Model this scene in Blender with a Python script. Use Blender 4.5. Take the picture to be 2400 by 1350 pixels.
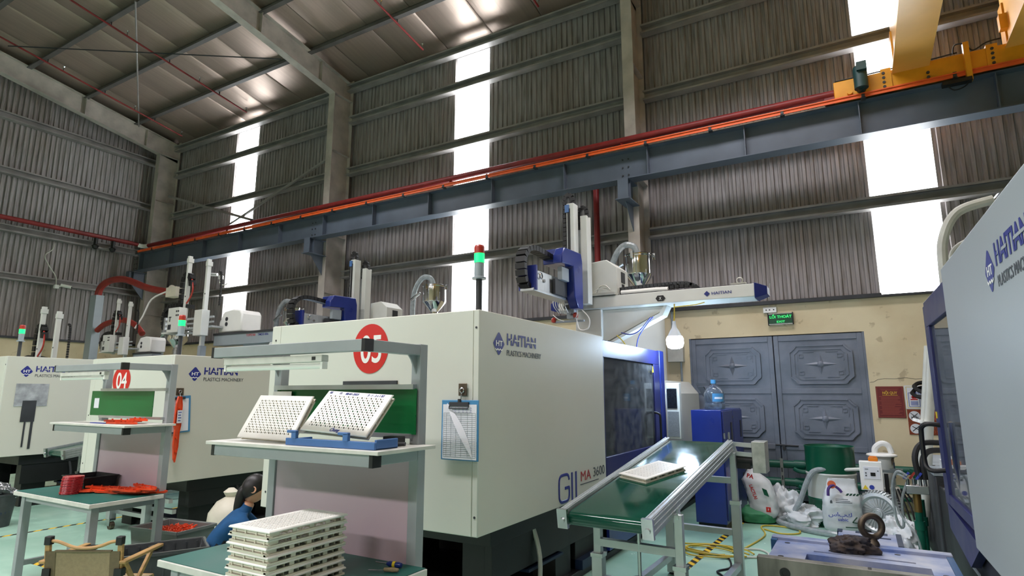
import bpy, math, random
from mathutils import Matrix, Vector, noise
PI = math.pi
C = bpy.context.scene.collection
for o in list(bpy.data.objects): bpy.data.objects.remove(o)

# ---------------------------------------------------------------- camera, world, added lights, exposure
cam_d = bpy.data.cameras.new('camera'); cam = bpy.data.objects.new('camera', cam_d); C.objects.link(cam)
cam_d.sensor_width = 36.0; cam_d.lens = 1387.76 / 2400 * 36.0; cam_d.clip_start = 0.05; cam_d.clip_end = 200
yaw, pitch = math.radians(30.218), math.radians(10.103)
fw = Vector((-math.sin(yaw) * math.cos(pitch), math.cos(yaw) * math.cos(pitch), math.sin(pitch)))
rt = Vector((math.cos(yaw), math.sin(yaw), 0)); up = rt.cross(fw)
M = Matrix((rt, up, -fw)).transposed().to_4x4(); M.translation = (0, 0, 1.6)
cam.matrix_world = M
sc = bpy.context.scene; sc.camera = cam
sc.view_settings.view_transform = 'Standard'; sc.view_settings.look = 'None'
sc.view_settings.exposure = 0.0; sc.view_settings.gamma = 1.0; sc.view_settings.use_curve_mapping = False
w = bpy.data.worlds.new('sky'); sc.world = w; w.use_nodes = True
bg = w.node_tree.nodes['Background']; bg.inputs[0].default_value = (0.93, 0.97, 1.0, 1); bg.inputs[1].default_value = 17.0

def lamp(name, loc, size, power, col=(1.0, 0.955, 0.985), rot=(0, 0, 0), spread=150):
    d = bpy.data.lights.new(name, 'AREA'); d.shape = 'RECTANGLE'; d.size, d.size_y = size
    d.energy = power; d.color = col; d.spread = math.radians(spread)
    o = bpy.data.objects.new(name, d); o.location = loc; o.rotation_euler = rot; C.objects.link(o)
    return o
# unseen area lights added to brighten the hall, ahead of, beside and behind the viewpoint
for x, e in ((-13.0, 190), (-7.5, 210), (-3.6, 230), (1.6, 90)): lamp('fill_light', (x, 1.0, 7.6), (3.2, 0.7), e)
for x, e in ((-12.0, 440), (-6.0, 600), (0.0, 400)): lamp('fill_light', (x, -6.5, 6.2), (3.2, 0.7), e, spread=170)
lamp('fill_light', (-1.2, 6.9, 7.6), (3.0, 0.7), 150)
lamp('fill_light', (-9.0, 6.9, 7.6), (3.2, 0.7), 110)

# ---------------------------------------------------------------- materials
def node_mat(name):
    m = bpy.data.materials.new(name); m.use_nodes = True
    return m, m.node_tree.nodes, m.node_tree.links, m.node_tree.nodes['Principled BSDF']
def L(c): return tuple((x / 12.92 if x <= 0.04045 else ((x + 0.055) / 1.055) ** 2.4) for x in (v / 255 for v in c)) + (1,)
def mat(name, col, rough=0.5, metal=0.0, var=0.12, scale=6.0, bump=0.0, bscale=60.0, emit=None, spec=0.5, stretch=(1, 1, 1), coat=0.0, alt=None):
    """paint, metal or plastic with a slight procedural unevenness of colour and gloss (col in sRGB 0-255)"""
    m, n, l, b = node_mat(name)
    tc = n.new('ShaderNodeTexCoord'); mp = n.new('ShaderNodeMapping'); mp.inputs['Scale'].default_value = stretch
    l.new(tc.outputs['Object'], mp.inputs[0])
    nz = n.new('ShaderNodeTexNoise'); nz.inputs['Scale'].default_value = scale; nz.inputs['Detail'].default_value = 6
    l.new(mp.outputs[0], nz.inputs['Vector'])
    c = L(col); a = L(alt) if alt else tuple(x * (1 - var * 2) for x in c[:3]) + (1,)
    hi = c if alt else tuple(min(1, x * (1 + var * 0.5)) for x in c[:3]) + (1,)
    rp = n.new('ShaderNodeValToRGB'); rp.color_ramp.elements[0].position = 0.3 if var >= .06 else .1; rp.color_ramp.elements[1].position = 0.68 if var >= .06 else .9
    rp.color_ramp.elements[0].color = a; rp.color_ramp.elements[1].color = hi
    l.new(nz.outputs['Fac'], rp.inputs[0]); l.new(rp.outputs[0], b.inputs['Base Color'])
    mr = n.new('ShaderNodeMapRange'); mr.inputs['To Min'].default_value = max(0.02, rough - 0.08); mr.inputs['To Max'].default_value = min(1, rough + 0.1)
    l.new(nz.outputs['Fac'], mr.inputs['Value']); l.new(mr.outputs[0], b.inputs['Roughness'])
    b.inputs['Metallic'].default_value = metal; b.inputs['Specular IOR Level'].default_value = spec; b.inputs['Coat Weight'].default_value = coat
    if bump:
        n2 = n.new('ShaderNodeTexNoise'); n2.inputs['Scale'].default_value = bscale; l.new(mp.outputs[0], n2.inputs['Vector'])
        bp = n.new('ShaderNodeBump'); bp.inputs['Strength'].default_value = bump; bp.inputs['Distance'].default_value = 0.01
        l.new(n2.outputs['Fac'], bp.inputs['Height']); l.new(bp.outputs[0], b.inputs['Normal'])
    if emit:
        b.inputs['Emission Color'].default_value = L(emit[0]); b.inputs['Emission Strength'].default_value = emit[1]
    return m
def clear(name, col, alpha_diff=0.15, rough=0.05, dirt=0.0, dscale=30, dcol=(190, 200, 210)):
    """thin clear sheet: transparent and glossy by Fresnel, with some milky dust"""
    m = bpy.data.materials.new(name); m.use_nodes = True; n, l = m.node_tree.nodes, m.node_tree.links
    n.remove(n['Principled BSDF']); out = n['Material Output']
    tr = n.new('ShaderNodeBsdfTransparent'); tr.inputs[0].default_value = L(col)
    gl = n.new('ShaderNodeBsdfGlossy'); gl.inputs['Roughness'].default_value = rough
    fr = n.new('ShaderNodeFresnel'); fr.inputs[0].default_value = 1.45
    m1 = n.new('ShaderNodeMixShader'); l.new(fr.outputs[0], m1.inputs[0]); l.new(tr.outputs[0], m1.inputs[1]); l.new(gl.outputs[0], m1.inputs[2])
    df = n.new('ShaderNodeBsdfDiffuse'); df.inputs[0].default_value = L(dcol)
    m2 = n.new('ShaderNodeMixShader'); l.new(m1.outputs[0], m2.inputs[1]); l.new(df.outputs[0], m2.inputs[2])
    tc = n.new('ShaderNodeTexCoord'); nz = n.new('ShaderNodeTexNoise'); nz.inputs['Scale'].default_value = dscale; nz.inputs['Detail'].default_value = 8
    l.new(tc.outputs['Object'], nz.inputs['Vector'])
    mr = n.new('ShaderNodeMapRange'); mr.inputs['From Min'].default_value = 0.35; mr.inputs['From Max'].default_value = 0.75
    mr.inputs['To Min'].default_value = alpha_diff; mr.inputs['To Max'].default_value = min(1, alpha_diff + dirt)
    l.new(nz.outputs['Fac'], mr.inputs['Value']); l.new(mr.outputs[0], m2.inputs[0]); l.new(m2.outputs[0], out.inputs[0])
    return m
MT = {}
def reg(k, *a, **kw): MT[k] = mat(k, *a, **kw)
reg('cover', (205, 208, 197), 0.44, var=0.035, scale=1.6)
reg('cover_side', (203, 203, 190), 0.44, var=0.04, scale=1.2)
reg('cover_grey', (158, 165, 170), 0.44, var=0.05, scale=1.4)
reg('machine_blue', (24, 40, 118), 0.35, var=0.12, scale=3, coat=0.2)
reg('door_frame_blue', (34, 38, 92), 0.38, var=0.12, scale=4)
reg('bright_blue', (26, 46, 126), 0.3, var=0.08, scale=4, coat=0.3)
reg('logo_blue', (30, 40, 128), 0.45, var=0.03)
reg('logo_grey', (74, 78, 84), 0.5, var=0.03)
reg('logo_red', (170, 38, 40), 0.45, var=0.03)
reg('sticker_red', (200, 34, 28), 0.4, var=0.05)
reg('white', (236, 236, 232), 0.4, var=0.03)
reg('robot_white', (214, 216, 210), 0.42, var=0.04)
reg('robot_grey', (150, 160, 166), 0.4, var=0.05)
reg('black_frame', (17, 18, 20), 0.5, var=0.2, scale=5)
reg('black', (16, 16, 17), 0.5, var=0.2)
reg('rubber', (22, 22, 24), 0.7, var=0.2)
reg('dark_grey', (52, 54, 58), 0.5, var=0.15)
reg('steel', (190, 192, 194), 0.22, 1.0, var=0.06)
reg('chrome', (215, 216, 218), 0.08, 1.0, var=0.03)
reg('aluminium', (186, 190, 192), 0.36, 0.75, var=0.06, stretch=(1, 8, 1))
reg('galvanised', (180, 182, 178), 0.4, 0.8, var=0.15, scale=14)
reg('post_grey', (150, 156, 158), 0.45, var=0.06, scale=5)
reg('board_green', (8, 104, 52), 0.3, var=0.06, scale=3)
reg('mat_green', (16, 92, 82), 0.42, var=0.1, scale=3)
reg('belt_green', (8, 68, 52), 0.1, var=0.12, scale=5, coat=0.15)
reg('pink_board', (186, 164, 174), 0.42, var=0.05, scale=2)
reg('table_white', (206, 206, 198), 0.45, var=0.08, scale=9)
reg('tray', (232, 231, 224), 0.36, var=0.03, scale=6)
reg('tray_under', (226, 220, 202), 0.5, var=0.06)
reg('jig_blue', (70, 112, 170), 0.4, var=0.06)
reg('orange_plastic', (226, 72, 28), 0.4, var=0.12, scale=9)
reg('red_plastic', (176, 22, 34), 0.28, var=0.2, scale=30)
reg('cable_orange', (236, 98, 40), 0.5, var=0.08)
reg('pipe_red', (134, 34, 34), 0.45, var=0.15, scale=5)
reg('pipe_green', (10, 92, 72), 0.4, var=0.1)
reg('hose_red', (150, 48, 40), 0.55, var=0.15)
reg('beam_blue', (88, 98, 112), 0.45, var=0.1, scale=2)
reg('beam_grey', (182, 174, 166), 0.6, var=0.14, scale=3, bump=0.1)
reg('purlin_grey', (96, 92, 90), 0.6, var=0.15, scale=3)
reg('girt_grey', (146, 141, 139), 0.55, var=0.15, scale=3)
reg('crane_yellow', (226, 156, 30), 0.4, var=0.1, scale=4)
reg('girder_yellow_haze', (252, 188, 92), 0.35, var=0.06, scale=2)  # crane paint made paler: haze and washed-out light put into the colour
reg('motor_green', (20, 62, 62), 0.5, var=0.15)
reg('drum_green', (8, 84, 58), 0.32, var=0.1, scale=4)
reg('drum_white', (196, 198, 190), 0.36, var=0.08, scale=4)
reg('sack', (206, 210, 212), 0.55, var=0.06, scale=9, bump=0.25, bscale=14)
reg('sack_green', (62, 140, 96), 0.6, var=0.12, bump=0.2, bscale=20)
reg('purple', (74, 50, 120), 0.6, var=0.05)
reg('ink_green', (22, 66, 48), 0.6, var=0.05)
reg('ink_blue', (44, 62, 160), 0.6, var=0.05)
reg('sign_maroon', (112, 34, 34), 0.5, var=0.06)
reg('sign_brown', (134, 56, 26), 0.5, var=0.06)
reg('sign_gold', (214, 170, 60), 0.5, var=0.05)
reg('sign_orange', (196, 92, 50), 0.5, var=0.05)
reg('sign_line', (162, 76, 62), 0.5, var=0.05)
reg('paper', (222, 224, 230), 0.6, var=0.03)
reg('clip_blue', (72, 136, 180), 0.35, var=0.05)
reg('wood', (176, 138, 84), 0.45, var=0.2, scale=4, stretch=(1, 1, 10))
reg('canvas', (148, 132, 102), 0.85, var=0.08, scale=50, bump=0.2, bscale=300)
reg('canvas_edge', (104, 92, 68), 0.85, var=0.08, scale=50)
reg('bin_grey', (112, 118, 116), 0.45, var=0.08)
reg('shirt_blue', (10, 74, 122), 0.8, var=0.12, scale=9, bump=0.3, bscale=18)
reg('trousers', (36, 38, 48), 0.85, var=0.12)
reg('skin', (206, 152, 122), 0.5, var=0.05)
reg('hair', (20, 16, 16), 0.42, var=0.25, scale=40, stretch=(1, 1, 0.1))
reg('lips', (170, 92, 84), 0.5, var=0.05)
reg('plate_blue', (84, 110, 168), 0.42, 0.2, var=0.14, scale=3.5, alt=(178, 180, 190))
reg('plate_blue_side', (42, 84, 128), 0.42, 0.2, var=0.1)
reg('plate_raw', (128, 126, 118), 0.5, 0.5, var=0.25, scale=9, stretch=(1, 1, 0.25))
reg('slot_blue', (20, 40, 70), 0.5, 0.2, var=0.1)
reg('old_iron', (104, 92, 78), 0.45, 0.8, var=0.22, scale=16)
reg('rag', (74, 62, 54), 0.9, var=0.3, scale=16, alt=(24, 30, 44))
reg('cast_aluminium', (196, 202, 204), 0.4, 0.6, var=0.08)
reg('lamp_orange', (226, 130, 30), 0.3, var=0.05)
reg('hose_white', (196, 196, 186), 0.4, var=0.08)
reg('brass', (150, 122, 70), 0.35, 0.8, var=0.1)
reg('label_yellow', (226, 200, 40), 0.5, var=0.03)
reg('plug_blue', (44, 66, 170), 0.45, var=0.05)
reg('cord_yellow', (196, 170, 56), 0.5, var=0.1)
reg('tape_yellow', (222, 178, 30), 0.5, var=0.1)
reg('bulb_white', (240, 244, 255), 0.3, emit=((200, 226, 255), 150.0))
reg('bulb_base', (206, 214, 222), 0.4, var=0.04)
reg('green_on', (40, 240, 120), 0.3, emit=((16, 230, 100), 2.2))
reg('green_core', (150, 255, 220), 0.3, emit=((150, 255, 220), 7.0))
reg('red_off', (176, 52, 40), 0.3, var=0.1)
reg('exit_face', (6, 72, 40), 0.35, var=0.05)
reg('exit_letters', (60, 230, 120), 0.4, emit=((50, 235, 120), 0.75))
reg('tube_glass', (232, 234, 228), 0.3, var=0.03)
reg('screen', (30, 34, 40), 0.15, var=0.2, scale=40)
reg('keypad', (132, 134, 136), 0.5, var=0.15, scale=120)
MT['glass'] = clear('machine_window', (196, 204, 214), 0.1, 0.06, 0.34, 9, (134, 136, 138))
MT['glass_clean'] = clear('clean_window', (222, 226, 230), 0.06, 0.03, 0.08, 5)
MT['pet'] = clear('clear_bottle', (214, 226, 236), 0.06, 0.06, 0.08, 9)
MT['hose_clear'] = clear('clear_hose', (196, 204, 206), 0.4, 0.12, 0.2, 20, (196, 204, 206))
MT['film'] = clear('plastic_film', (226, 230, 234), 0.3, 0.1, 0.35, 9, (226, 230, 236))
MT['smoke_plastic'] = clear('smoky_plastic', (120, 122, 124), 0.45, 0.15, 0.15, 12, (96, 100, 102))

def tube_mat():
    # translucent daylight sheet in the wall: lets the sky's light through, scattered
    m = bpy.data.materials.new('translucent_sheet'); m.use_nodes = True; n, l = m.node_tree.nodes, m.node_tree.links
    n.remove(n['Principled BSDF'])
    t = n.new('ShaderNodeBsdfTranslucent'); t.inputs[0].default_value = (0.86, 0.86, 0.85, 1)
    r = n.new('ShaderNodeBsdfTransparent'); r.inputs[0].default_value = (0.9, 0.9, 0.9, 1)
    mx = n.new('ShaderNodeMixShader'); mx.inputs[0].default_value = 0.35
    l.new(t.outputs[0], mx.inputs[1]); l.new(r.outputs[0], mx.inputs[2]); l.new(mx.outputs[0], n['Material Output'].inputs[0])
    return m
MT['daylight'] = tube_mat()

def clad_mat():
    # grey-brown profiled sheet: vertical dust streaks, small pale blotches, rust-brown drift
    m, n, l, b = node_mat('dusty_cladding')
    tc = n.new('ShaderNodeTexCoord')
    def noise(sc_, st, det=6):
        mp = n.new('ShaderNodeMapping'); mp.inputs['Scale'].default_value = st; l.new(tc.outputs['Object'], mp.inputs[0])
        z = n.new('ShaderNodeTexNoise'); z.inputs['Scale'].default_value = sc_; z.inputs['Detail'].default_value = det; l.new(mp.outputs[0], z.inputs['Vector']); return z.outputs['Fac']
    def mix(f, a, c_, lo=0.4, hi=0.7):
        r = n.new('ShaderNodeMapRange'); r.inputs['From Min'].default_value = lo; r.inputs['From Max'].default_value = hi; l.new(f, r.inputs['Value'])
        x = n.new('ShaderNodeMix'); x.data_type = 'RGBA'; l.new(r.outputs[0], x.inputs['Factor'])
        for s, v in (('A', a), ('B', c_)):
            sk = [i for i in x.inputs if i.name == s and i.type == 'RGBA'][0]
            if isinstance(v, tuple): sk.default_value = v
            else: l.new(v, sk)
        return [o for o in x.outputs if o.type == 'RGBA'][0]
    base = mix(noise(1.1, (1, 1, 0.35)), L((158, 153, 154)), L((144, 134, 130)))
    base = mix(noise(26, (1, 1, 0.06)), base, L((104, 98, 93)), 0.45, 0.75)
    base = mix(noise(38, (1, 1, 0.5), 8), base, L((172, 170, 166)), 0.66, 0.8)
    l.new(base, b.inputs['Base Color']); b.inputs['Roughness'].default_value = 0.55; b.inputs['Metallic'].default_value = 0.15
    return m
MT['cladding'] = clad_mat()

def foil_mat():
    m, n, l, b = node_mat('roof_foil')
    tc = n.new('ShaderNodeTexCoord'); mp = n.new('ShaderNodeMapping'); mp.inputs['Scale'].default_value = (18, 0.7, 1); l.new(tc.outputs['Object'], mp.inputs[0])
    z = n.new('ShaderNodeTexNoise'); z.inputs['Scale'].default_value = 1.0; z.inputs['Detail'].default_value = 7; l.new(mp.outputs[0], z.inputs['Vector'])
    rp = n.new('ShaderNodeValToRGB'); rp.color_ramp.elements[0].color = L((176, 158, 148)); rp.color_ramp.elements[1].color = L((206, 188, 174)); l.new(z.outputs['Fac'], rp.inputs[0])
    l.new(rp.outputs[0], b.inputs['Base Color']); b.inputs['Metallic'].default_value = 0.74; b.inputs['Roughness'].default_value = 0.42
    bp = n.new('ShaderNodeBump'); bp.inputs['Strength'].default_value = 0.18; bp.inputs['Distance'].default_value = 0.02; l.new(z.outputs['Fac'], bp.inputs['Height']); l.new(bp.outputs[0], b.inputs['Normal'])
    return m
MT['foil'] = foil_mat()

def floor_mat():
    m, n, l, b = node_mat('green_epoxy')
    tc = n.new('ShaderNodeTexCoord')
    z = n.new('ShaderNodeTexNoise'); z.inputs['Scale'].default_value = 0.9; z.inputs['Detail'].default_value = 9; l.new(tc.outputs['Object'], z.inputs['Vector'])
    rp = n.new('ShaderNodeValToRGB'); rp.color_ramp.elements[0].position = 0.35; rp.color_ramp.elements[1].position = 0.65
    rp.color_ramp.elements[0].color = L((146, 188, 168)); rp.color_ramp.elements[1].color = L((176, 212, 194)); l.new(z.outputs['Fac'], rp.inputs[0])
    l.new(rp.outputs[0], b.inputs['Base Color'])
    z2 = n.new('ShaderNodeTexNoise'); z2.inputs['Scale'].default_value = 5; z2.inputs['Detail'].default_value = 6; l.new(tc.outputs['Object'], z2.inputs['Vector'])
    mr = n.new('ShaderNodeMapRange'); mr.inputs['To Min'].default_value = 0.1; mr.inputs['To Max'].default_value = 0.35; l.new(z2.outputs['Fac'], mr.inputs['Value']); l.new(mr.outputs[0], b.inputs['Roughness'])
    return m
MT['floor'] = floor_mat()

def plaster_mat():
    m, n, l, b = node_mat('cream_plaster')
    tc = n.new('ShaderNodeTexCoord')
    z = n.new('ShaderNodeTexNoise'); z.inputs['Scale'].default_value = 1.3; z.inputs['Detail'].default_value = 8; l.new(tc.outputs['Object'], z.inputs['Vector'])
    rp = n.new('ShaderNodeValToRGB'); rp.color_ramp.elements[0].position = 0.3; rp.color_ramp.elements[1].position = 0.6
    rp.color_ramp.elements[0].color = L((204, 186, 150)); rp.color_ramp.elements[1].color = L((222, 208, 174)); l.new(z.outputs['Fac'], rp.inputs[0])
    z2 = n.new('ShaderNodeTexNoise'); z2.inputs['Scale'].default_value = 7; z2.inputs['Detail'].default_value = 10; l.new(tc.outputs['Object'], z2.inputs['Vector'])
    r2 = n.new('ShaderNodeValToRGB'); r2.color_ramp.elements[0].position = 0.3; r2.color_ramp.elements[1].position = 0.36
    r2.color_ramp.elements[0].color = (0.55, 0.5, 0.45, 1); r2.color_ramp.elements[1].color = (1, 1, 1, 1); l.new(z2.outputs['Fac'], r2.inputs[0])
    x = n.new('ShaderNodeMix'); x.data_type = 'RGBA'; x.blend_type = 'MULTIPLY'; x.inputs['Factor'].default_value = 0.6
    ia = [i for i in x.inputs if i.type == 'RGBA']; l.new(rp.outputs[0], ia[0]); l.new(r2.outputs[0], ia[1])
    l.new([o for o in x.outputs if o.type == 'RGBA'][0], b.inputs['Base Color']); b.inputs['Roughness'].default_value = 0.75
    bp = n.new('ShaderNodeBump'); bp.inputs['Strength'].default_value = 0.15; bp.inputs['Distance'].default_value = 0.01; l.new(z2.outputs['Fac'], bp.inputs['Height']); l.new(bp.outputs[0], b.inputs['Normal'])
    return m
MT['plaster'] = plaster_mat()
MT['door_paint'] = mat('grey_door_paint', (126, 133, 148), 0.4, 0.1, scale=3.5, bump=0.08, bscale=40, alt=(104, 112, 126))

def stripe_mat():
    m, n, l, b = node_mat('hazard_tape')
    tc = n.new('ShaderNodeTexCoord'); wv = n.new('ShaderNodeTexWave'); wv.wave_type = 'BANDS'; wv.bands_direction = 'DIAGONAL'
    wv.inputs['Scale'].default_value = 4.2; l.new(tc.outputs['Object'], wv.inputs['Vector'])
    rp = n.new('ShaderNodeValToRGB'); rp.color_ramp.interpolation = 'CONSTANT'; rp.color_ramp.elements[1].position = 0.5
    rp.color_ramp.elements[0].color = L((24, 24, 22)); rp.color_ramp.elements[1].color = L((226, 184, 40)); l.new(wv.outputs['Fac'], rp.inputs[0]); l.new(rp.outputs[0], b.inputs['Base Color'])
    b.inputs['Roughness'].default_value = 0.45
    return m
MT['hazard'] = stripe_mat()

# ---------------------------------------------------------------- geometry helpers
class MB:
    def __init__(s): s.v = []; s.f = []; s.m = []
    def add(s, vs, fs, mi=0):
        k = len(s.v); s.v += [Vector(v) for v in vs]
        for f in fs: s.f.append([i + k for i in f]); s.m.append(mi)
        return s
    def box(s, x0, y0, z0, x1, y1, z1, mi=0):
        return s.add([(x0, y0, z0), (x1, y0, z0), (x1, y1, z0), (x0, y1, z0), (x0, y0, z1), (x1, y0, z1), (x1, y1, z1), (x0, y1, z1)],
                     [(0, 3, 2, 1), (4, 5, 6, 7), (0, 1, 5, 4), (1, 2, 6, 5), (2, 3, 7, 6), (3, 0, 4, 7)], mi)
    def frame(s, p0, p1, up=(0, 0, 1)):
        d = (Vector(p1) - Vector(p0)).normalized(); u = Vector(up)
        if abs(d.dot(u)) > 0.99: u = Vector((1, 0, 0))
        a = d.cross(u).normalized(); return d, a, a.cross(d)
    def bar(s, p0, p1, w, h, up=(0, 0, 1), mi=0):
        d, a, b = s.frame(p0, p1, up); vs = []
        for p in (p0, p1):
            p = Vector(p)
            vs += [p - a * w / 2 - b * h / 2, p + a * w / 2 - b * h / 2, p + a * w / 2 + b * h / 2, p - a * w / 2 + b * h / 2]
        return s.add(vs, [(0, 3, 2, 1), (4, 5, 6, 7), (0, 1, 5, 4), (1, 2, 6, 5), (2, 3, 7, 6), (3, 0, 4, 7)], mi)
    def cyl(s, p0, p1, r, r1=None, n=16, mi=0, cap=True):
        d, a, b = s.frame(p0, p1); r1 = r if r1 is None else r1; vs = []
        for p, q in ((Vector(p0), r), (Vector(p1), r1)):
            vs += [p + (a * math.cos(2 * PI * i / n) + b * math.sin(2 * PI * i / n)) * q for i in range(n)]
        fs = [(i, (i + 1) % n, n + (i + 1) % n, n + i) for i in range(n)]
        if cap: fs += [tuple(range(n))[::-1], tuple(range(n, 2 * n))]
        return s.add(vs, fs, mi)
    def tube(s, pts, r, n=8, mi=0, smooth=0):
        pts = [Vector(p) for p in pts]
        if smooth: pts = spline(pts, smooth)
        rs = r if isinstance(r, (list, tuple)) else [r] * len(pts)
        vs = []; a = None; m = len(pts)
        for i, p in enumerate(pts):
            d = (pts[min(i + 1, m - 1)] - pts[max(i - 1, 0)]).normalized()
            if a is None: a = d.orthogonal().normalized()
            a = (a - d * a.dot(d)); a = a.normalized() if a.length > 1e-6 else d.orthogonal().normalized(); b = d.cross(a)
            vs += [p + (a * math.cos(2 * PI * j / n) + b * math.sin(2 * PI * j / n)) * rs[min(i, len(rs) - 1)] for j in range(n)]
        fs = [(i * n + j, i * n + (j + 1) % n, (i + 1) * n + (j + 1) % n, (i + 1) * n + j) for i in range(m - 1) for j in range(n)]
        fs += [tuple(range(n))[::-1], tuple(range((m - 1) * n, m * n))]
        return s.add(vs, fs, mi)
    def lathe(s, prof, c=(0, 0, 0), n=28, mi=0, ax=(0, 0, 1), cap=True):
        ax = Vector(ax).normalized(); a = ax.orthogonal().normalized(); b = ax.cross(a); c = Vector(c); vs = []
        for r, z in prof: vs += [c + ax * z + (a * math.cos(2 * PI * j / n) + b * math.sin(2 * PI * j / n)) * r for j in range(n)]
        m = len(prof); fs = [(i * n + j, i * n + (j + 1) % n, (i + 1) * n + (j + 1) % n, (i + 1) * n + j) for i in range(m - 1) for j in range(n)]
        if cap: fs += [tuple(range(n))[::-1], tuple(range((m - 1) * n, m * n))]
        return s.add(vs, fs, mi)
    def prism(s, poly, vec, mi=0):
        p = [Vector(q) for q in poly]; vec = Vector(vec); n = len(p)
        nrm = Vector((0, 0, 0))
        for i in range(n): nrm += p[i].cross(p[(i + 1) % n])
        if nrm.dot(vec) < 0: p = p[::-1]
        return s.add(p + [q + vec for q in p], [tuple(range(n))[::-1], tuple(range(n, 2 * n))] + [(i, (i + 1) % n, n + (i + 1) % n, n + i) for i in range(n)], mi)
    def ring(s, path, w, h, up, mi=0, closed=True):
        """flat bar following a closed polygon (mouldings)"""
        n = len(path)
        for i in range(n if closed else n - 1): s.bar(path[i], path[(i + 1) % n], w, h, up, mi)
        return s
    def xf(s, mtx):
        s.v = [mtx @ v for v in s.v]; return s
    def join(s, o, mi=None):
        k = len(s.v); s.v += o.v; s.f += [[i + k for i in f] for f in o.f]; s.m += (o.m if mi is None else [mi] * len(o.f)); return s
def spline(pts, k):
    P = [pts[0]] + list(pts) + [pts[-1]]; out = []
    for i in range(1, len(P) - 2):
        p0, p1, p2, p3 = P[i - 1], P[i], P[i + 1], P[i + 2]
        for j in range(k):
            t = j / k
            out.append(0.5 * ((2 * p1) + (p2 - p0) * t + (2 * p0 - 5 * p1 + 4 * p2 - p3) * t * t + (3 * p1 - p0 - 3 * p2 + p3) * t ** 3))
    out.append(Vector(pts[-1])); return out
ROOT = {}
def root_of(o):
    while o.parent: o = o.parent
    return o
def mesh_of(mb, name, mats, inv=None, smooth=True, ang=35):
    me = bpy.data.meshes.new(name)
    vs = [inv @ v for v in mb.v] if inv else mb.v
    me.from_pydata([tuple(v) for v in vs], [], mb.f)
    for m in (mats if isinstance(mats, (list, tuple)) else [mats]): me.materials.append(MT[m] if isinstance(m, str) else m)
    if len(me.materials) > 1: me.polygons.foreach_set('material_index', mb.m)
    me.validate(); me.update()
    if smooth:
        me.shade_smooth(); me.set_sharp_from_angle(angle=math.radians(ang))
    return me
def setp(o, label=None, cat=None, group=None, kind=None):
    for k, v in (('label', label), ('category', cat), ('group', group), ('kind', kind)):
        if v: o[k] = v
    return o
def thing(name, label, cat, loc=(0, 0, 0), rz=0.0, group=None):
    o = bpy.data.objects.new(name, None); C.objects.link(o); o.empty_display_size = 0.1
    o.location = loc; o.rotation_euler = (0, 0, rz)
    ROOT[o.name] = (Matrix.Translation(loc) @ Matrix.Rotation(rz, 4, 'Z')).inverted()
    return setp(o, label, cat, group)
def bevel(o, w, seg=2):
    md = o.modifiers.new('edge', 'BEVEL'); md.width = w; md.segments = seg; md.limit_method = 'ANGLE'; md.angle_limit = math.radians(40)
    return o
def part(mb, name, mats, parent, label=None, bev=0, local=False, kind=None, ang=35):
    r = root_of(parent); inv = None if local else ROOT.get(r.name)
    o = bpy.data.objects.new(name, mesh_of(mb, name, mats, inv, ang=ang)); C.objects.link(o); o.parent = parent
    if bev: bevel(o, bev)
    return setp(o, label, None, None, kind)
def solo(mb, name, label, cat, mats, group=None, kind=None, bev=0, ang=35):
    """a thing that is one mesh, its origin under its middle"""
    lo = [min(v[i] for v in mb.v) for i in range(3)]; hi = [max(v[i] for v in mb.v) for i in range(3)]
    c = Vector(((lo[0] + hi[0]) / 2, (lo[1] + hi[1]) / 2, lo[2])); inv = Matrix.Translation(-c)
    o = bpy.data.objects.new(name, mesh_of(mb, name, mats, inv, ang=ang)); C.objects.link(o); o.location = c; ROOT[o.name] = inv
    if bev: bevel(o, bev)
    return setp(o, label, cat, group, kind)
def structure(mb, name, mats, label=None, bev=0, ang=35):
    o = bpy.data.objects.new(name, mesh_of(mb, name, mats, ang=ang)); C.objects.link(o); ROOT[o.name] = Matrix.Identity(4)
    if bev: bevel(o, bev)
    return setp(o, label, None, None, 'structure')
def copy_tree(o, loc=None, rz=None, label=None, parent=None):
    c = o.copy(); C.objects.link(c)
    if parent: c.parent = parent
    if loc is not None: c.location = loc
    if rz is not None: c.rotation_euler = (0, 0, rz)
    if label: c['label'] = label
    for ch in list(o.children): copy_tree(ch, parent=c)
    if not parent: ROOT[c.name] = (Matrix.Translation(c.location) @ Matrix.Rotation(c.rotation_euler.z, 4, 'Z')).inverted()
    return c
def text_mb(body, size, o, xd, ud, sx=1.0, bold=0.0, align='CENTER', lift=0.002, shear=0.0, thick=0.0006):
    """letters laid flat on a plane: o is the anchor on the baseline, xd the reading direction, ud up"""
    cu = bpy.data.curves.new('letters', 'FONT'); cu.body = body; cu.size = size; cu.align_x = align; cu.offset = bold; cu.shear = shear
    cu.extrude = thick; cu.resolution_u = 4 if size < .15 else 9
    ob = bpy.data.objects.new('letters', cu); me = bpy.data.meshes.new_from_object(ob)
    xd = Vector(xd).normalized(); ud = Vector(ud).normalized(); nd = xd.cross(ud); o = Vector(o) + nd * lift
    mb = MB(); mb.add([o + xd * v.co.x * sx + ud * v.co.y + nd * v.co.z for v in me.vertices], [tuple(p.vertices) for p in me.polygons])
    bpy.data.objects.remove(ob); bpy.data.curves.remove(cu); bpy.data.meshes.remove(me)
    return mb
def disc(o, xd, ud, rx, ry, n=40, lift=0.001, t=0.001):
    xd = Vector(xd).normalized(); ud = Vector(ud).normalized(); nd = xd.cross(ud); o = Vector(o) + nd * lift
    return MB().prism([o + xd * rx * math.cos(2 * PI * i / n) + ud * ry * math.sin(2 * PI * i / n) for i in range(n)], nd * t)
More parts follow.
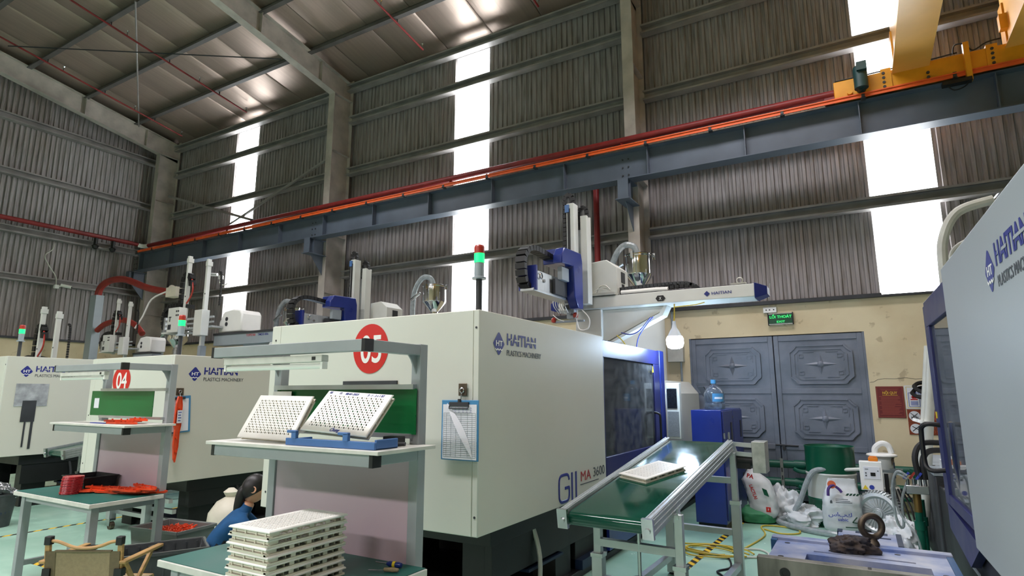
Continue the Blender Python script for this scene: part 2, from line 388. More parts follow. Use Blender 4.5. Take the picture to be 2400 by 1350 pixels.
def quadp(o, xd, ud, x0, y0, x1, y1, lift=0.001, t=0.001):
    xd = Vector(xd).normalized(); ud = Vector(ud).normalized(); nd = xd.cross(ud); o = Vector(o) + nd * lift
    return MB().prism([o + xd * x + ud * y for x, y in ((x0, y0), (x1, y0), (x1, y1), (x0, y1))], nd * t)
X, Y, Z = Vector((1, 0, 0)), Vector((0, 1, 0)), Vector((0, 0, 1))
rnd = random.Random(7)

# ================================================================ THE HALL
YW, XL, XR, YF = 10.1, -18.6, 14.0, -16.0
def zroof(y): return 9.5 + 0.165 * (10.1 - y)
structure(MB().box(XL - 0.3, YF - 0.3, -0.15, XR + 0.3, YW + 0.4, 0), 'floor', 'floor', 'pale green glossy epoxy floor with scuffs')

DX0, DX1, DZ = -2.44, 0.1, 2.5     # door opening
b = MB()
b.box(XL, YW, 0, DX0, YW + 0.25, 3.0).box(DX1, YW, 0, XR, YW + 0.25, 3.0).box(DX0, YW, DZ, DX1, YW + 0.25, 3.0)
wall_back = structure(b, 'wall_back', 'plaster', 'cream plastered lower wall under dark profiled cladding')
# crack in the plaster right of the door
part(MB().tube([(0.11, 10.1, 1.76), (0.16, 10.1, 1.765), (0.21, 10.1, 1.80), (0.3, 10.1, 1.81), (0.42, 10.1, 1.805), (0.55, 10.1, 1.82), (0.66, 10.1, 1.80), (0.8, 10.1, 1.812), (1.1, 10.1, 1.80)], 0.003, 4), 'plaster_crack', 'dark_grey', wall_back)
STRIPS = [(-15.28, -14.33), (-7.38, -6.49), (0.37, 1.21), (8.2, 9.05)]
def ribs(a0, a1, pitch=0.118, d=0.032):
    out = []; n = max(1, round((a1 - a0) / pitch)); p = (a1 - a0) / n
    for i in range(n):
        s = a0 + i * p
        out += [(s, 0), (s + p * 0.42, 0), (s + p * 0.52, d), (s + p * 0.88, d)]
    return out + [(a1, 0)]
def cladding(pts, z0f, z1f, place, thick=None):
    mb = MB(); n = len(pts); vs = []
    for a, d in pts: vs += [place(a, d, z0f(a)), place(a, d, z1f(a))]
    return mb.add(vs, [(2 * i, 2 * i + 2, 2 * i + 3, 2 * i + 1) for i in range(n - 1)])
edges = [XL] + [e for s in STRIPS for e in s] + [XR]
for i in range(0, len(edges), 2):
    part(cladding(ribs(edges[i], edges[i + 1]), lambda a: 2.95, lambda a: 9.62, lambda a, d, z: (a, 10.16 - d, z)), 'cladding_sheet', 'cladding', wall_back, ang=20)
part(MB().box(XL - .3, 10.2, 9.2, XR + .3, 10.3, 9.9), 'eaves_flashing', 'purlin_grey', wall_back)
part(MB().box(XL, 10.02, 2.985, STRIPS[2][0], 10.15, 3.04).box(STRIPS[2][1], 10.02, 2.985, XR, 10.15, 3.04).box(STRIPS[2][0], 10.02, 2.985, STRIPS[2][1], 10.15, 3.015), 'flashing', 'dark_grey', wall_back)
COLX = (-18.1, -10.6, -3.1, 4.4, 11.9)
def girt(x0, x1, z, y=9.9):   # C-section rail, open side up
    return MB().box(x0, y + .13, z, x1, y + 0.142, z + 0.17).box(x0, y, z - 0.006, x1, y + 0.17, z + 0.006).box(x0, y, z + 0.164, x1, y + 0.17, z + 0.176).box(x0, y - 0.002, z + 0.14, x1, y + 0.004, z + 0.176).box(x0, y - 0.002, z - .006, x1, y + 0.004, z + 0.03)
for z in (4.30, 5.61, 6.90, 8.24):
    xs = [XL] + list(COLX) + [XR]
    for i in range(len(xs) - 1):
        part(girt(xs[i] + (0.1 if i else 0.02), xs[i + 1] - 0.1, z + rnd.uniform(-.012, .012)), 'girt', 'girt_grey', wall_back)
part(girt(XL, XR, 9.12, 9.88), 'eaves_strut', 'girt_grey', wall_back)
for i, (a, c) in enumerate(STRIPS):
    wn = structure(MB().box(a - 0.03, 10.17, 3.0, a, 10.2, 9.2).box(c, 10.17, 3.0, c + 0.03, 10.2, 9.2).box(a, 10.17, 9.19, c, 10.2, 9.22), 'window_%d' % (i + 1), 'girt_grey', 'tall translucent daylight strip in the cladding')
    mid = (a + c) / 2
    for p0, p1 in ((a, mid - 0.004), (mid + 0.004, c)):
        part(cladding(ribs(p0, p1, 0.21, 0.02), lambda q: 3.0, lambda q: 9.19, lambda q, d, z: (q, 10.2 - d, z)), 'pane', 'daylight', wn)
# left (gable) wall
b = MB().box(XL - 0.25, YF, 0, XL, YW + 0.25, 3.0)
wall_left = structure(b, 'wall_left', 'plaster', 'cream lower wall and dusty profiled cladding of the gable end')
part(cladding(ribs(3.0, 10.13), lambda a: 2.95, lambda a: zroof(a) + 0.05, lambda a, d, z: (XL - 0.06 + d, a, z)), 'cladding_sheet', 'cladding', wall_left, ang=20)
part(MB().add([(XL - .06, YF, 2.95), (XL - .06, 3.0, 2.95), (XL - .06, 3.0, zroof(3.0) + .05), (XL - .06, YF, zroof(YF) + .05)], [(0, 1, 2, 3)]), 'cladding_sheet', 'cladding', wall_left)
part(MB().box(XL - .3, 10.0, 2.9, XL - .07, 10.32, 10.0).prism([(XL - .2, YF, 9.2), (XL - .2, 10.3, 9.2), (XL - .2, 10.3, 9.75), (XL - .2, YF, 14.2)], (.06, 0, 0)), 'corner_flashing', 'purlin_grey', wall_left)
part(MB().box(XL - 0.05, YF, 2.985, XL + 0.06, YW, 3.04), 'flashing', 'dark_grey', wall_left)
for z in (4.46, 5.68, 7.16, 8.60, 10.2, 11.6):
    y1 = min(10.0, 10.1 - (z + 0.2 - 9.5) / 0.165) if z > 9.4 else 10.0
    part(MB().box(XL + .03, YF, z, XL + .042, y1, z + .17).box(XL + .168, YF, z - .006, XL + .174, y1, z + .03).box(XL + .168, YF, z + .14, XL + .174, y1, z + .176).box(XL, YF, z - .006, XL + .172, y1, z + .006).box(XL, YF, z + .164, XL + .172, y1, z + .176), 'girt', 'girt_grey', wall_left)
# the two walls behind the viewpoint
structure(MB().add([(XR, YF, 0), (XR, YW + .3, 0), (XR, YW + .3, zroof(YW) + .1), (XR, YF, zroof(YF) + .1)], [(0, 1, 2, 3)]), 'wall_right', 'plaster')
structure(MB().add([(XL, YF, 0), (XR, YF, 0), (XR, YF, zroof(YF) + .1), (XL, YF, zroof(YF) + .1)], [(0, 1, 2, 3)]), 'wall_front', 'plaster')

# roof: foil-faced insulation strips between purlins, over tapered steel frames
ceiling = structure(MB().add([(XL - .3, YF - .3, zroof(YF - .3) + .12), (XR + .3, YF - .3, zroof(YF - .3) + .12), (XR + .3, YW + .3, zroof(YW + .3) + .12), (XL - .3, YW + .3, zroof(YW + .3) + .12)], [(0, 1, 2, 3)]), 'ceiling', 'foil', 'sloping roof lined with silvery foil strips')
PY = [8.72 - 1.36 * i for i in range(18)]
ys = [10.15] + PY + [YF]
x = XL
while x < XR:
    x1 = x + 1.22; vs = []; fs = []
    for j in range(len(ys) - 1):   # each strip sags a little between purlins
        for q in range(4):
            t = q / 4; yy = ys[j] + (ys[j + 1] - ys[j]) * t
            sag = math.sin(PI * t) * rnd.uniform(0.0, 0.012)
            vs += [(x + 0.006, yy, zroof(yy) - 0.004), (x + 0.05, yy, zroof(yy) - 0.022 - sag), (x1 - 0.05, yy, zroof(yy) - 0.022 - sag), (x1 - 0.006, yy, zroof(yy) - 0.004)]
    m_ = len(vs) // 4
    for j in range(m_ - 1):
        for q in range(3): fs.append((4 * j + q, 4 * j + q + 1, 4 * j + q + 5, 4 * j + q + 4))
    part(MB().add(vs, fs), 'roof_strip', 'foil', ceiling)
    x = x1
for yy in PY[:12]:
    z = zroof(yy) - 0.2
    part(MB().box(XL, yy, z, XR, yy + 0.012, z + 0.18).box(XL, yy - .1, z - .006, XR, yy + .01, z + .008).box(XL, yy - .1, z, XR, yy - .092, z + .03).box(XL, yy, z + .17, XR, yy + .07, z + .182), 'purlin', 'purlin_grey', ceiling)  # lower flange widened to stand in for the shaded band beside it

# portal frames
def zr_bot(y): return 8.76 + 0.175 * (10.1 - y)
for i, cx in enumerate(COLX):
    b = MB()
    b.box(cx - .1, 9.42, 0, cx + .1, 9.434, 8.88).box(cx - .1, 10.02, 0, cx + .1, 10.034, 9.45).box(cx - .005, 9.43, 0, cx + .005, 10.03, 8.92)
    b.box(cx - .1, 9.43, 8.86, cx + .1, 10.03, 8.875)
    for z in (1.2, 3.9, 5.3, 7.4): b.bar((cx + .05, 9.44, z), (cx + .05, 10.02, z - .02), .09, .012)
    col = structure(b, 'column', 'beam_grey', 'grey steel frame column of I section')
    y0, y1 = YF, 9.44
    vs = lambda e, f: [(cx + e, y0, f(y0)), (cx + e, y1, f(y1))]
    b = MB()
    lo, hi = zr_bot, lambda y: zroof(y) - 0.2
    b.prism([(cx - .005, y0, lo(y0)), (cx - .005, y1 + .6, lo(y1 + .6)), (cx - .005, y1 + .6, hi(y1 + .6)), (cx - .005, y0, hi(y0))], (.01, 0, 0))
    b.prism([(cx - .1, y0, lo(y0) - .014), (cx - .1, y1, lo(y1) - .014), (cx - .1, y1, lo(y1)), (cx - .1, y0, lo(y0))], (.2, 0, 0))
    b.prism([(cx - .1, y0, hi(y0)), (cx - .1, y1 + .6, hi(y1 + .6)), (cx - .1, y1 + .6, hi(y1 + .6) + .014), (cx - .1, y0, hi(y0) + .014)], (.2, 0, 0))
    for yy in (9.0, 7.3, 5.2, 3.0): b.prism([(cx - .095, yy, lo(yy)), (cx - .095, yy + .012, lo(yy)), (cx - .095, yy + .012, hi(yy)), (cx - .095, yy, hi(yy))], (.19, 0, 0))
    part(b, 'rafter', 'beam_grey', col)
    # corbel that carries the runway
    b = MB()
    b.box(cx - .09, 8.93, 4.74, cx + .09, 9.42, 4.755).box(cx - .12, 8.9, 4.73, cx + .12, 9.42, 4.745).box(cx - .09, 8.95, 5.085, cx + .09, 9.42, 5.1)
    b.box(cx - .006, 8.95, 4.75, cx + .006, 9.42, 5.09).box(cx - .09, 9.06, 4.75, cx + .09, 9.072, 5.09)
    b.box(cx - .09, 8.935, 4.75, cx + .09, 8.945, 5.09)
    b.prism([(cx - .006, 9.05, 4.735), (cx - .006, 9.42, 4.735), (cx - .006, 9.42, 4.3)], (.012, 0, 0))
    part(b, 'corbel', 'beam_blue', col)
# crane runway along the back wall
b = MB()
x0, x1 = -17.95, XR
b.box(x0, 9.0, 5.1, x1, 9.25, 5.114).box(x0, 9.0, 5.586, x1, 9.25, 5.6).box(x0, 9.12, 5.11, x1, 9.13, 5.59)
runway = thing('crane_runway_beam', 'long blue grey steel crane runway beam on column corbels', 'beam', (-3, 9.125, 5.1))
part(b, 'girder', 'beam_blue', runway)
x = -17.7
while x < 12:
    part(MB().box(x, 9.005, 5.112, x + .012, 9.12, 5.588), 'stiffener', 'beam_blue', runway); x += 1.5
for cx in COLX:
    for z in (5.2, 5.34, 5.48):
        for s in (-.05, .05): part(MB().cyl((cx + s, 9.105, z), (cx + s, 9.122, z), .014, n=6), 'bolt', 'dark_grey', runway)
part(MB().box(x0, 9.1, 5.6, x1, 9.15, 5.66), 'rail', 'old_iron', runway)
b = MB().box(-17.7, 8.93, 5.60, XR, 8.945, 5.645).box(-17.7, 8.915, 5.645, XR, 8.96, 5.66).box(-17.7, 8.94, 5.612, XR, 8.955, 5.622)
cb = thing('conductor_rail', 'bright orange conductor rail running along the top of the runway beam', 'rail', (-3, 8.94, 5.6))
part(b, 'rail_cover', 'cable_orange', cb)
x = -17
while x < 6: part(MB().box(x, 8.92, 5.585, x + .06, 9.02, 5.6).box(x + .01, 8.92, 5.59, x + .05, 8.93, 5.672), 'rail_clip', 'dark_grey', cb); x += 1.02
# fire main along the wall and its leg on the gable
b = MB().cyl((-17.95, 9.35, 5.93), (XR, 9.35, 5.93), .06, n=14)
fm = thing('fire_main_pipe', 'thick dark red pipe running along the wall above the runway beam', 'pipe', (-3, 9.3, 5.87))
part(b, 'pipe', 'pipe_red', fm)
for cx in (-14.2, -10.75, -6.9, -3.25): part(MB().bar((cx, 9.35, 5.88), (cx + .12, 9.22, 5.6), .05, .05), 'pipe_bracket', 'pipe_red', fm)
part(MB().tube([(-17.95, 9.35, 5.93), (-18.2, 9.35, 5.94), (-18.3, 9.24, 5.96)], .062, 12, smooth=4), 'elbow', 'white', fm, 'white pipe elbow in the corner')
g = thing('gable_fire_pipe', 'thick dark red pipe running along the gable wall into the corner', 'pipe', (-18.3, 4, 5.9))
part(MB().cyl((-18.3, YF, 5.98), (-18.3, 9.22, 5.98), .06, n=14), 'pipe', 'pipe_red', g)
for yy in (8.1, 8.55): part(MB().cyl((-18.3, yy, 5.92), (-18.3, yy, 5.7), .05, n=10).lathe([(.02, .05), (.09, .0), (.06, -.08), (.02, -.1)], (-18.3, yy, 5.7), 12), 'valve', 'black', g)
# drop pipe between the girts beside the column
d = thing('drop_pipe', 'upright dark red pipe beside the column, partly behind the robot', 'pipe', (-3.55, 9.75, 0))
part(MB().cyl((-3.94, 9.86, 0), (-3.94, 9.86, 5.93), .055, n=12), 'pipe', 'pipe_red', d)
part(MB().cyl((-3.94, 9.86, 5.9), (-3.94, 9.4, 5.93), .055, n=12), 'branch', 'pipe_red', d)
# sprinkler branches under the purlins
SP = [(-17.15, 9.55, 'red sprinkler branch pipe nearest the gable wall'), (-14.1, 9.55, 'long red sprinkler branch pipe between the gable and the first rafter'),
      (-11.1, 7.5, 'red sprinkler branch pipe close beside the first rafter'), (-7.93, 9.6, 'short red sprinkler pipe end between the first and second rafters'), (-4.96, 9.57, 'red sprinkler pipe end near the second rafter')]
for sx, ye, lb in SP:
    g = thing('sprinkler_pipe', lb, 'pipe', (sx, ye, zroof(ye) - .3), 0, 'sprinkler pipes under the roof')
    f = lambda yy: zroof(yy) - .3
    part(MB().cyl((sx, ye, f(ye)), (sx, -6, f(-6)), .022, n=8), 'pipe', 'pipe_red', g)
    for yy in (ye - .02, ye - 1.4, ye - 3.2, ye - 5.0): part(MB().cyl((sx, yy, f(yy)), (sx, yy, f(yy) + .12), .012, n=6).lathe([(.012, 0), (.03, .03), (.012, .04)], (sx, yy, f(yy) + .1), 8), 'sprinkler_head', 'steel', g)
    for yy in PY[:6]:
        if yy < ye: part(MB().box(sx - .012, yy - .01, f(yy), sx + .012, yy + .004, f(yy) + .12), 'hanger', 'dark_grey', g)
# tie rod, hanging cable and wall bracing
BR = [(-17.95, 9.8, 7.59), (-13.85, 9.8, 6.22), (-15.2, 9.8, 6.1), (-11.0, 9.8, 7.4)]
solo(MB().tube([(-17.2, 5.19, 9.92), (-10.66, 7.95, 9.02)], .014, 6), 'tie_rod', 'thin dark tie rod across the bay under the roof', 'rod', 'dark_grey')
solo(MB().tube([(-12.85, 5.86, 9.96), (-15.5, 7.33, 9.73), (-18.3, 8.88, 9.49)], .02, 6), 'roof_cable', 'loose pale cable slung beneath the roof near the gable', 'cable', 'girt_grey')
solo(MB().bar(BR[0], BR[1], .07, .07), 'wall_brace', 'flat steel brace sloping down from the corner column', 'brace', 'girt_grey', 'wall bracing in the corner bay')
solo(MB().bar(BR[3], BR[2], .05, .05), 'wall_brace', 'thin steel brace rising towards the first column across the window strip', 'brace', 'girt_grey', 'wall bracing in the corner bay')

# ---------------------------------------------------------------- double door with pressed panels
def octo(cx, cz, hx, hz, c):     # panel outline with scooped corners
    out = []
    for sx, sz in ((1, 1), (-1, 1), (-1, -1), (1, -1)):
        a = [(cx + sx * hx, cz + sz * (hz - c)), (cx + sx * (hx - c * .35), cz + sz * (hz - c * .75)), (cx + sx * (hx - c * .75), cz + sz * (hz - c * .35)), (cx + sx * (hx - c), cz + sz * hz)]
        out += a if sx * sz > 0 else a[::-1]
    return out
DY = 10.13
part(MB().box(DX0, 10.22, 0, DX1, 10.26, DZ), 'door_light_stop', 'dark_grey', wall_back)  # unseen sheet added to block sky light at the door gaps
door = structure(MB().box(DX0 - .02, DY - .02, DZ - .0, DX1 + .02, DY + .1, DZ + .03).box(DX0 - .03, DY - .02, 0, DX0 + .03, DY + .1, DZ).box(DX1 - .03, DY - .02, 0, DX1 + .03, DY + .1, DZ), 'door_1', 'door_paint', 'large grey painted double steel door with pressed star panels')
mid = -1.145
for lf, (a, c) in enumerate(((DX0 + .03, mid - .006), (mid + .006, DX1 - .03))):
    leaf = part(MB().box(a, DY, 0.03, c, DY + .04, DZ - .01), 'leaf', 'door_paint', door)
    for (p, q) in (((a, .03), (a + .07, DZ - .01)), ((c - .07, .03), (c, DZ - .01)), ((a + .07, DZ - .1), (c - .07, DZ - .01)), ((a + .07, 1.595), (c - .07, 1.675)), ((a + .07, .76), (c - .07, .84)), ((a + .07, .03), (c - .07, .12))):
        part(MB().box(p[0], DY - .018, p[1], q[0], DY, q[1]), 'rail', 'door_paint', leaf, bev=.005)
    cx = (a + c) / 2; cx = -.505 if lf else -1.775
    for cz, hz in ((2.035, .285), (1.228, .285), (.44, .22)):
        b = MB()
        o1 = octo(cx, cz, .42, hz, .1); b.prism([(x_, DY - .022, z_) for x_, z_ in o1], (0, .022, 0))
        b.ring([(x_, DY - .026, z_) for x_, z_ in o1], .022, .03, Y)
        o2 = octo(cx, cz, .355, hz - .06, .07); b.ring([(x_, DY - .026, z_) for x_, z_ in o2], .014, .022, Y)
        part(b, 'pressed_panel', 'door_paint', leaf)
        b = MB()   # four-pointed star, two faces to each point
        for k in range(4):
            an = k * PI / 2; ln = .235 if k % 2 == 0 else .16 if hz > .25 else .1; wd = .035
            t = (cx + ln * math.cos(an), cz + ln * math.sin(an)); s1 = (cx + wd * math.cos(an + PI / 2) + .05 * math.cos(an), cz + wd * math.sin(an + PI / 2) + .05 * math.sin(an)); s2 = (cx + wd * math.cos(an - PI / 2) + .05 * math.cos(an), cz + wd * math.sin(an - PI / 2) + .05 * math.sin(an))
            yb, yt = DY - .022, DY - .044
            b.add([(cx, yt, cz), (t[0], yb, t[1]), (s1[0], yb, s1[1]), (s2[0], yb, s2[1])], [(0, 1, 2), (0, 3, 1)])
        b.lathe([(.045, 0), (.045, .014), (.03, .022), (.0, .024)], (cx, DY - .022, cz), 16, ax=(0, -1, 0))
        if hz > .25:
            for sx in (-1, 1):
                for sz in (-1, 1):
                    ux, uz = cx + sx * .26, cz + sz * .13
                    b.ring([(ux - .03, DY - .026, uz - .025), (ux + .03, DY - .026, uz - .025), (ux + .03, DY - .026, uz + .025), (ux - .03, DY - .026, uz + .025)], .01, .014, Y)
                    b.bar((cx + sx * .31, DY - .026, cz + sz * .05), (cx + sx * .31, DY - .026, cz + sz * .16), .01, .012, Y).bar((cx + sx * .08, DY - .026, cz + sz * .19), (cx + sx * .24, DY - .026, cz + sz * .19), .01, .016, Y)
        part(b, 'relief_star', 'door_paint', leaf)
part(MB().cyl((-1.215, DY - .03, .828), (-.9, DY - .03, .822), .013, n=8).box(-1.12, DY - .05, .76, -1.08, DY - .01, .83), 'bolt', 'dark_grey', door)

# ---------------------------------------------------------------- things on the walls
ex = thing('exit_sign', 'green lit exit sign on the cream wall above the double door', 'sign', (-1.0, 10.1, 2.665))
part(MB().box(-1.17, 10.05, 2.675, -.835, 10.1, 2.825), 'sign_face', 'exit_face', ex)
part(MB().box(-1.175, 10.04, 2.825, -.83, 10.1, 2.84).box(-1.175, 10.04, 2.66, -.83, 10.1, 2.675), 'sign_frame', 'steel', ex)
part(MB().box(-1.185, 10.035, 2.655, -1.172, 10.1, 2.845).box(-.833, 10.035, 2.655, -.82, 10.1, 2.845), 'end_cap', 'black', ex)
t = text_mb('LỐI THOÁT', .058, (-1.0, 10.05, 2.762), X, Z, 1.05, .0012).join(text_mb('EXIT', .045, (-1.0, 10.05, 2.69), X, Z, 1.3, .0008))
part(t, 'lettering', 'exit_letters', ex)
sk = thing('wall_socket', 'small white socket box on the cream wall above the exit sign', 'socket', (-1.14, 10.1, 2.87))
part(MB().box(-1.245, 10.06, 2.855, -1.05, 10.1, 2.945), 'socket_box', 'white', sk, bev=.006)
for sx in (-1.2, -1.15, -1.09): part(MB().cyl((sx, 10.061, 2.9), (sx, 10.055, 2.9), .011, n=10), 'socket_hole', 'dark_grey', sk)
part(MB().tube([(-1.15, 10.09, 2.94), (-1.16, 10.08, 3.0), (-1.13, 10.0, 3.12), (-1.1, 9.92, 3.3)], .006, 6, smooth=4).tube([(-1.12, 10.08, 2.86), (-1.13, 10.07, 2.845), (-1.15, 10.07, 2.835)], .005, 5), 'cord', 'hose_white', sk)

s = thing('regulations_board', 'maroon regulations board with gold heading beside the double door', 'sign', (.336, 10.1, 1.26))
part(MB().box(.17, 10.085, 1.262, .502, 10.1, 1.7), 'board', 'sign_maroon', s)
b = MB().ring([(.182, 10.084, 1.275), (.49, 10.084, 1.275), (.49, 10.084, 1.688), (.182, 10.084, 1.688)], .005, .002, Y)
for k in range(17):
    z = 1.555 - k * .0155; x0 = .2 if k % 4 == 0 else .225
    b.box(x0, 10.0835, z, rnd.uniform(.38, .475), 10.085, z + .006)
b.box(.22, 10.0835, 1.66, .45, 10.085, 1.665).box(.24, 10.0835, 1.645, .43, 10.085, 1.65)
part(b, 'printed_lines', 'sign_line', s)
part(text_mb('NỘI QUY', .05, (.336, 10.085, 1.592), X, Z, .85, .0016).join(MB().box(.245, 10.083, 1.573, .43, 10.085, 1.579)), 'lettering', 'sign_gold', s)
s = thing('fire_rules_poster', 'white poster with blue boxes right of the maroon board', 'sign', (.82, 10.1, 1.385))
part(MB().box(.515, 10.09, 1.388, 1.15, 10.1, 1.71), 'sheet', 'paper', s)
part(MB().ring([(.535, 10.089, 1.405), (1.13, 10.089, 1.405), (1.13, 10.089, 1.69), (.535, 10.089, 1.69)], .006, .002, Y), 'border', 'label_yellow', s)
b = MB()
for k in range(4):
    u0 = .555 + k * .145; b.ring([(u0, 10.088, 1.42), (u0 + .125, 10.088, 1.42), (u0 + .125, 10.088, 1.61), (u0, 10.088, 1.61)], .005, .002, Y)
    for q in range(3): b.box(u0 + .02, 10.088, 1.44 + q * .02, u0 + .105, 10.09, 1.449 + q * .02)
    b.prism([(u0 + .0625 + .03 * math.cos(a), 10.087, 1.615 + .03 * math.sin(a)) for a in [i * PI / 8 for i in range(16)]], (0, .002, 0))
part(b, 'printed_boxes', 'ink_blue', s)
part(text_mb('TIÊU LỆNH CHỮA CHÁY', .034, (.83, 10.09, 1.652), X, Z, 1.0, .001), 'lettering', 'sign_maroon', s)
b = MB()
for k in range(4):
    u0 = .575 + k * .145; b.box(u0, 10.088, 1.51, u0 + .085, 10.09, 1.525).box(u0 + .02, 10.088, 1.53, u0 + .07, 10.09, 1.575).box(u0 + .008, 10.088, 1.545, u0 + .08, 10.09, 1.555)
part(b, 'printed_figures', 'sticker_red', s)
for nm, z0, z1, txt, lb in (('no_fire_sign', 1.204, 1.381, ('CẤM LỬA', 'NO FIRE'), 'brown no fire sign with a crossed flame in a white circle'), ('no_smoking_sign', 1.04, 1.2, ('CẤM HÚT THUỐC', 'NO SMOKING'), 'brown no smoking sign with a crossed white circle, lowest on the wall')):
    s = thing(nm, lb, 'sign', (.8, 10.1, z0)); zc = (z0 + z1) / 2
    part(MB().box(.52, 10.088, z0, 1.1, 10.1, z1), 'board', 'sign_brown', s)
    part(disc((.6, 10.088, zc), X, Z, .066, .066), 'pictogram_ground', 'paper', s)
    b = MB()
    if 'fire' in nm:
        for k in range(5): b.prism([(.56 + k * .018, 10.0855, zc - .035), (.572 + k * .018, 10.0855, zc - .035), (.566 + k * .018, 10.0855, zc + .01 + .02 * (k % 2))], (0, .001, 0))
        b.bar((.555, 10.0855, zc + .04), (.645, 10.0855, zc - .04), .008, .002, Y)
    b.bar((.56, 10.0855, zc - .035), (.64, 10.0855, zc + .035), .009, .002, Y)
    if 'smoking' in nm: b.bar((.56, 10.0855, zc + .032), (.64, 10.0855, zc - .02), .01, .002, Y)
    part(b, 'pictogram', 'black', s)
    part(text_mb(txt[0], .05, (.89, 10.088, zc + .015), X, Z, .85, .001).join(text_mb(txt[1], .05, (.89, 10.088, zc - .055), X, Z, .85, .001)), 'lettering', 'sign_orange', s)
# cable reel of black hose hanging on the wall right of the signs
g = solo(MB().lathe([(.13, -.01), (.16, -.03), (.185, 0), (.16, .03), (.13, .01)], (.78, 9.88, 1.675), 28, ax=(.12, -.5, 1), cap=False).lathe([(.14, -.01), (.17, -.03), (.195, 0), (.17, .03), (.14, .01)], (.76, 9.88, 1.615), 28, ax=(-.08, -.42, 1), cap=False).bar((.76, 9.94, 1.64), (.76, 10.1, 1.7), .03, .03), 'hose_coil', 'coil of black hose hung on the wall over the white poster', 'hose', 'rubber')

def cctv(name_loc, look, label):
    x, y, z = name_loc; o = thing('security_camera', label, 'camera', name_loc)
    L_ = Vector(look).normalized()
    p = Vector(name_loc)
    part(MB().box(x - .05, y - .05, z - .05, x + .05, y + .05, z + .05), 'wall_box', 'white', o, bev=.008)
    part(MB().bar(p, p + L_ * .12 + Vector((0, 0, .02)), .03, .03), 'bracket', 'white', o)
    q = p + L_ * .1 + Vector((0, 0, .05))
    part(MB().cyl(q, q + L_ * .24 - Vector((0, 0, .05)), .045, n=14), 'camera_body', 'white', o)
    e = q + L_ * .24 - Vector((0, 0, .05))
    part(MB().cyl(e, e + L_ * .006, .036, n=14), 'lens', 'black', o)
    return o
c1 = cctv((-18.42, 7.35, 4.42), (.6, .8, 0), 'white security camera on the gable wall above the machines')
part(MB().tube([(-18.4, 7.33, 4.47), (-18.42, 7.3, 4.7), (-18.42, 7.12, 4.95), (-18.42, 7.0, 5.2), (-18.42, 7.15, 5.4), (-18.42, 7.18, 5.58)], .014, 6, smooth=5), 'cable', 'hose_white', c1)
c2 = cctv((-15.0, 9.8, 4.75), (-.5, -.3, .15), 'white security camera beside the window strip by the corner')
part(MB().tube([(-15.0, 9.8, 4.7), (-15.1, 9.85, 4.6), (-15.0, 9.9, 4.55), (-14.8, 9.9, 4.58)], .012, 6, smooth=4), 'cable', 'hose_white', c2)

# ---------------------------------------------------------------- overhead crane end carriage and its two bridge girders
cr = thing('overhead_crane', 'yellow overhead travelling crane on the runway beam, with two box girders', 'crane', (1.5, 9.12, 5.66))
part(MB().box(.03, 8.98, 5.66, 3.4, 9.26, 5.93), 'end_carriage', 'crane_yellow', cr, bev=.01)
for x_ in (.6, 1.74): part(MB().box(x_, 8.965, 5.66, x_ + .12, 9.27, 5.96), 'splice_plate', 'crane_yellow', cr)
for sx in (.63, 1.8, 1.12):
    for k in range(4):
        if sx == 1.12 and k > 1: continue
        part(MB().cyl((sx, 8.97, 5.7 + k * .065), (sx, 8.955, 5.7 + k * .065), .02, n=6), 'bolt', 'dark_grey', cr)
for g0, g1 in ((.78, 1.1), (1.98, 2.34)):
    b = MB().box(g0, -12, 5.88, g1, 9.15, 6.85).box(g0 - .05, -12, 5.865, g1 + .05, 9.1, 5.88)
    gd = part(b, 'bridge_girder', 'girder_yellow_haze', cr)
    part(MB().box(g0 - .02, 9.0, 5.86, g1 + .02, 9.2, 6.5), 'girder_end', 'crane_yellow', cr)
part(MB().box(1.9, 8.9, 6.1, 1.98, 9.0, 6.3), 'stop_plate', 'crane_yellow', cr)
part(MB().cyl((.36, 8.86, 5.7), (.36, 8.86, 5.98), .085, n=16).lathe([(.085, 0), (.08, .03), (.04, .06), (0, .065)], (.36, 8.86, 5.98), 16).box(.32, 8.74, 5.92, .44, 8.82, 6.04).cyl((.36, 8.86, 5.74), (.36, 8.99, 5.74), .06, n=12), 'drive_motor', 'motor_green', cr)
part(MB().cyl((.22, 8.97, 5.72), (.22, 8.93, 5.72), .035, n=12), 'axle_cap', 'crane_yellow', cr)
part(MB().box(1.5, 8.86, 5.5, 1.56, 8.94, 6.02), 'collector_arm', 'crane_yellow', cr)
part(MB().box(1.24, 8.85, 5.49, 1.55, 8.95, 5.54).tube([(1.3, 8.9, 5.49), (1.36, 8.9, 5.42), (1.47, 8.9, 5.44), (1.54, 8.9, 5.52)], .008, 5, smooth=4), 'current_collector', 'black', cr)
part(MB().tube([(1.4, 8.93, 5.92), (1.42, 8.9, 6.02), (1.52, 8.88, 6.0), (1.6, 8.9, 5.9), (1.75, 8.93, 5.98), (1.9, 8.95, 6.0)], .009, 6, smooth=4).tube([(.05, 8.99, 5.94), (1.2, 8.99, 5.95), (1.45, 8.97, 5.95)], .01, 6), 'cable', 'black', cr)
part(MB().box(-.1, 9.02, 5.67, .03, 9.2, 5.74), 'buffer', 'pipe_red', cr)

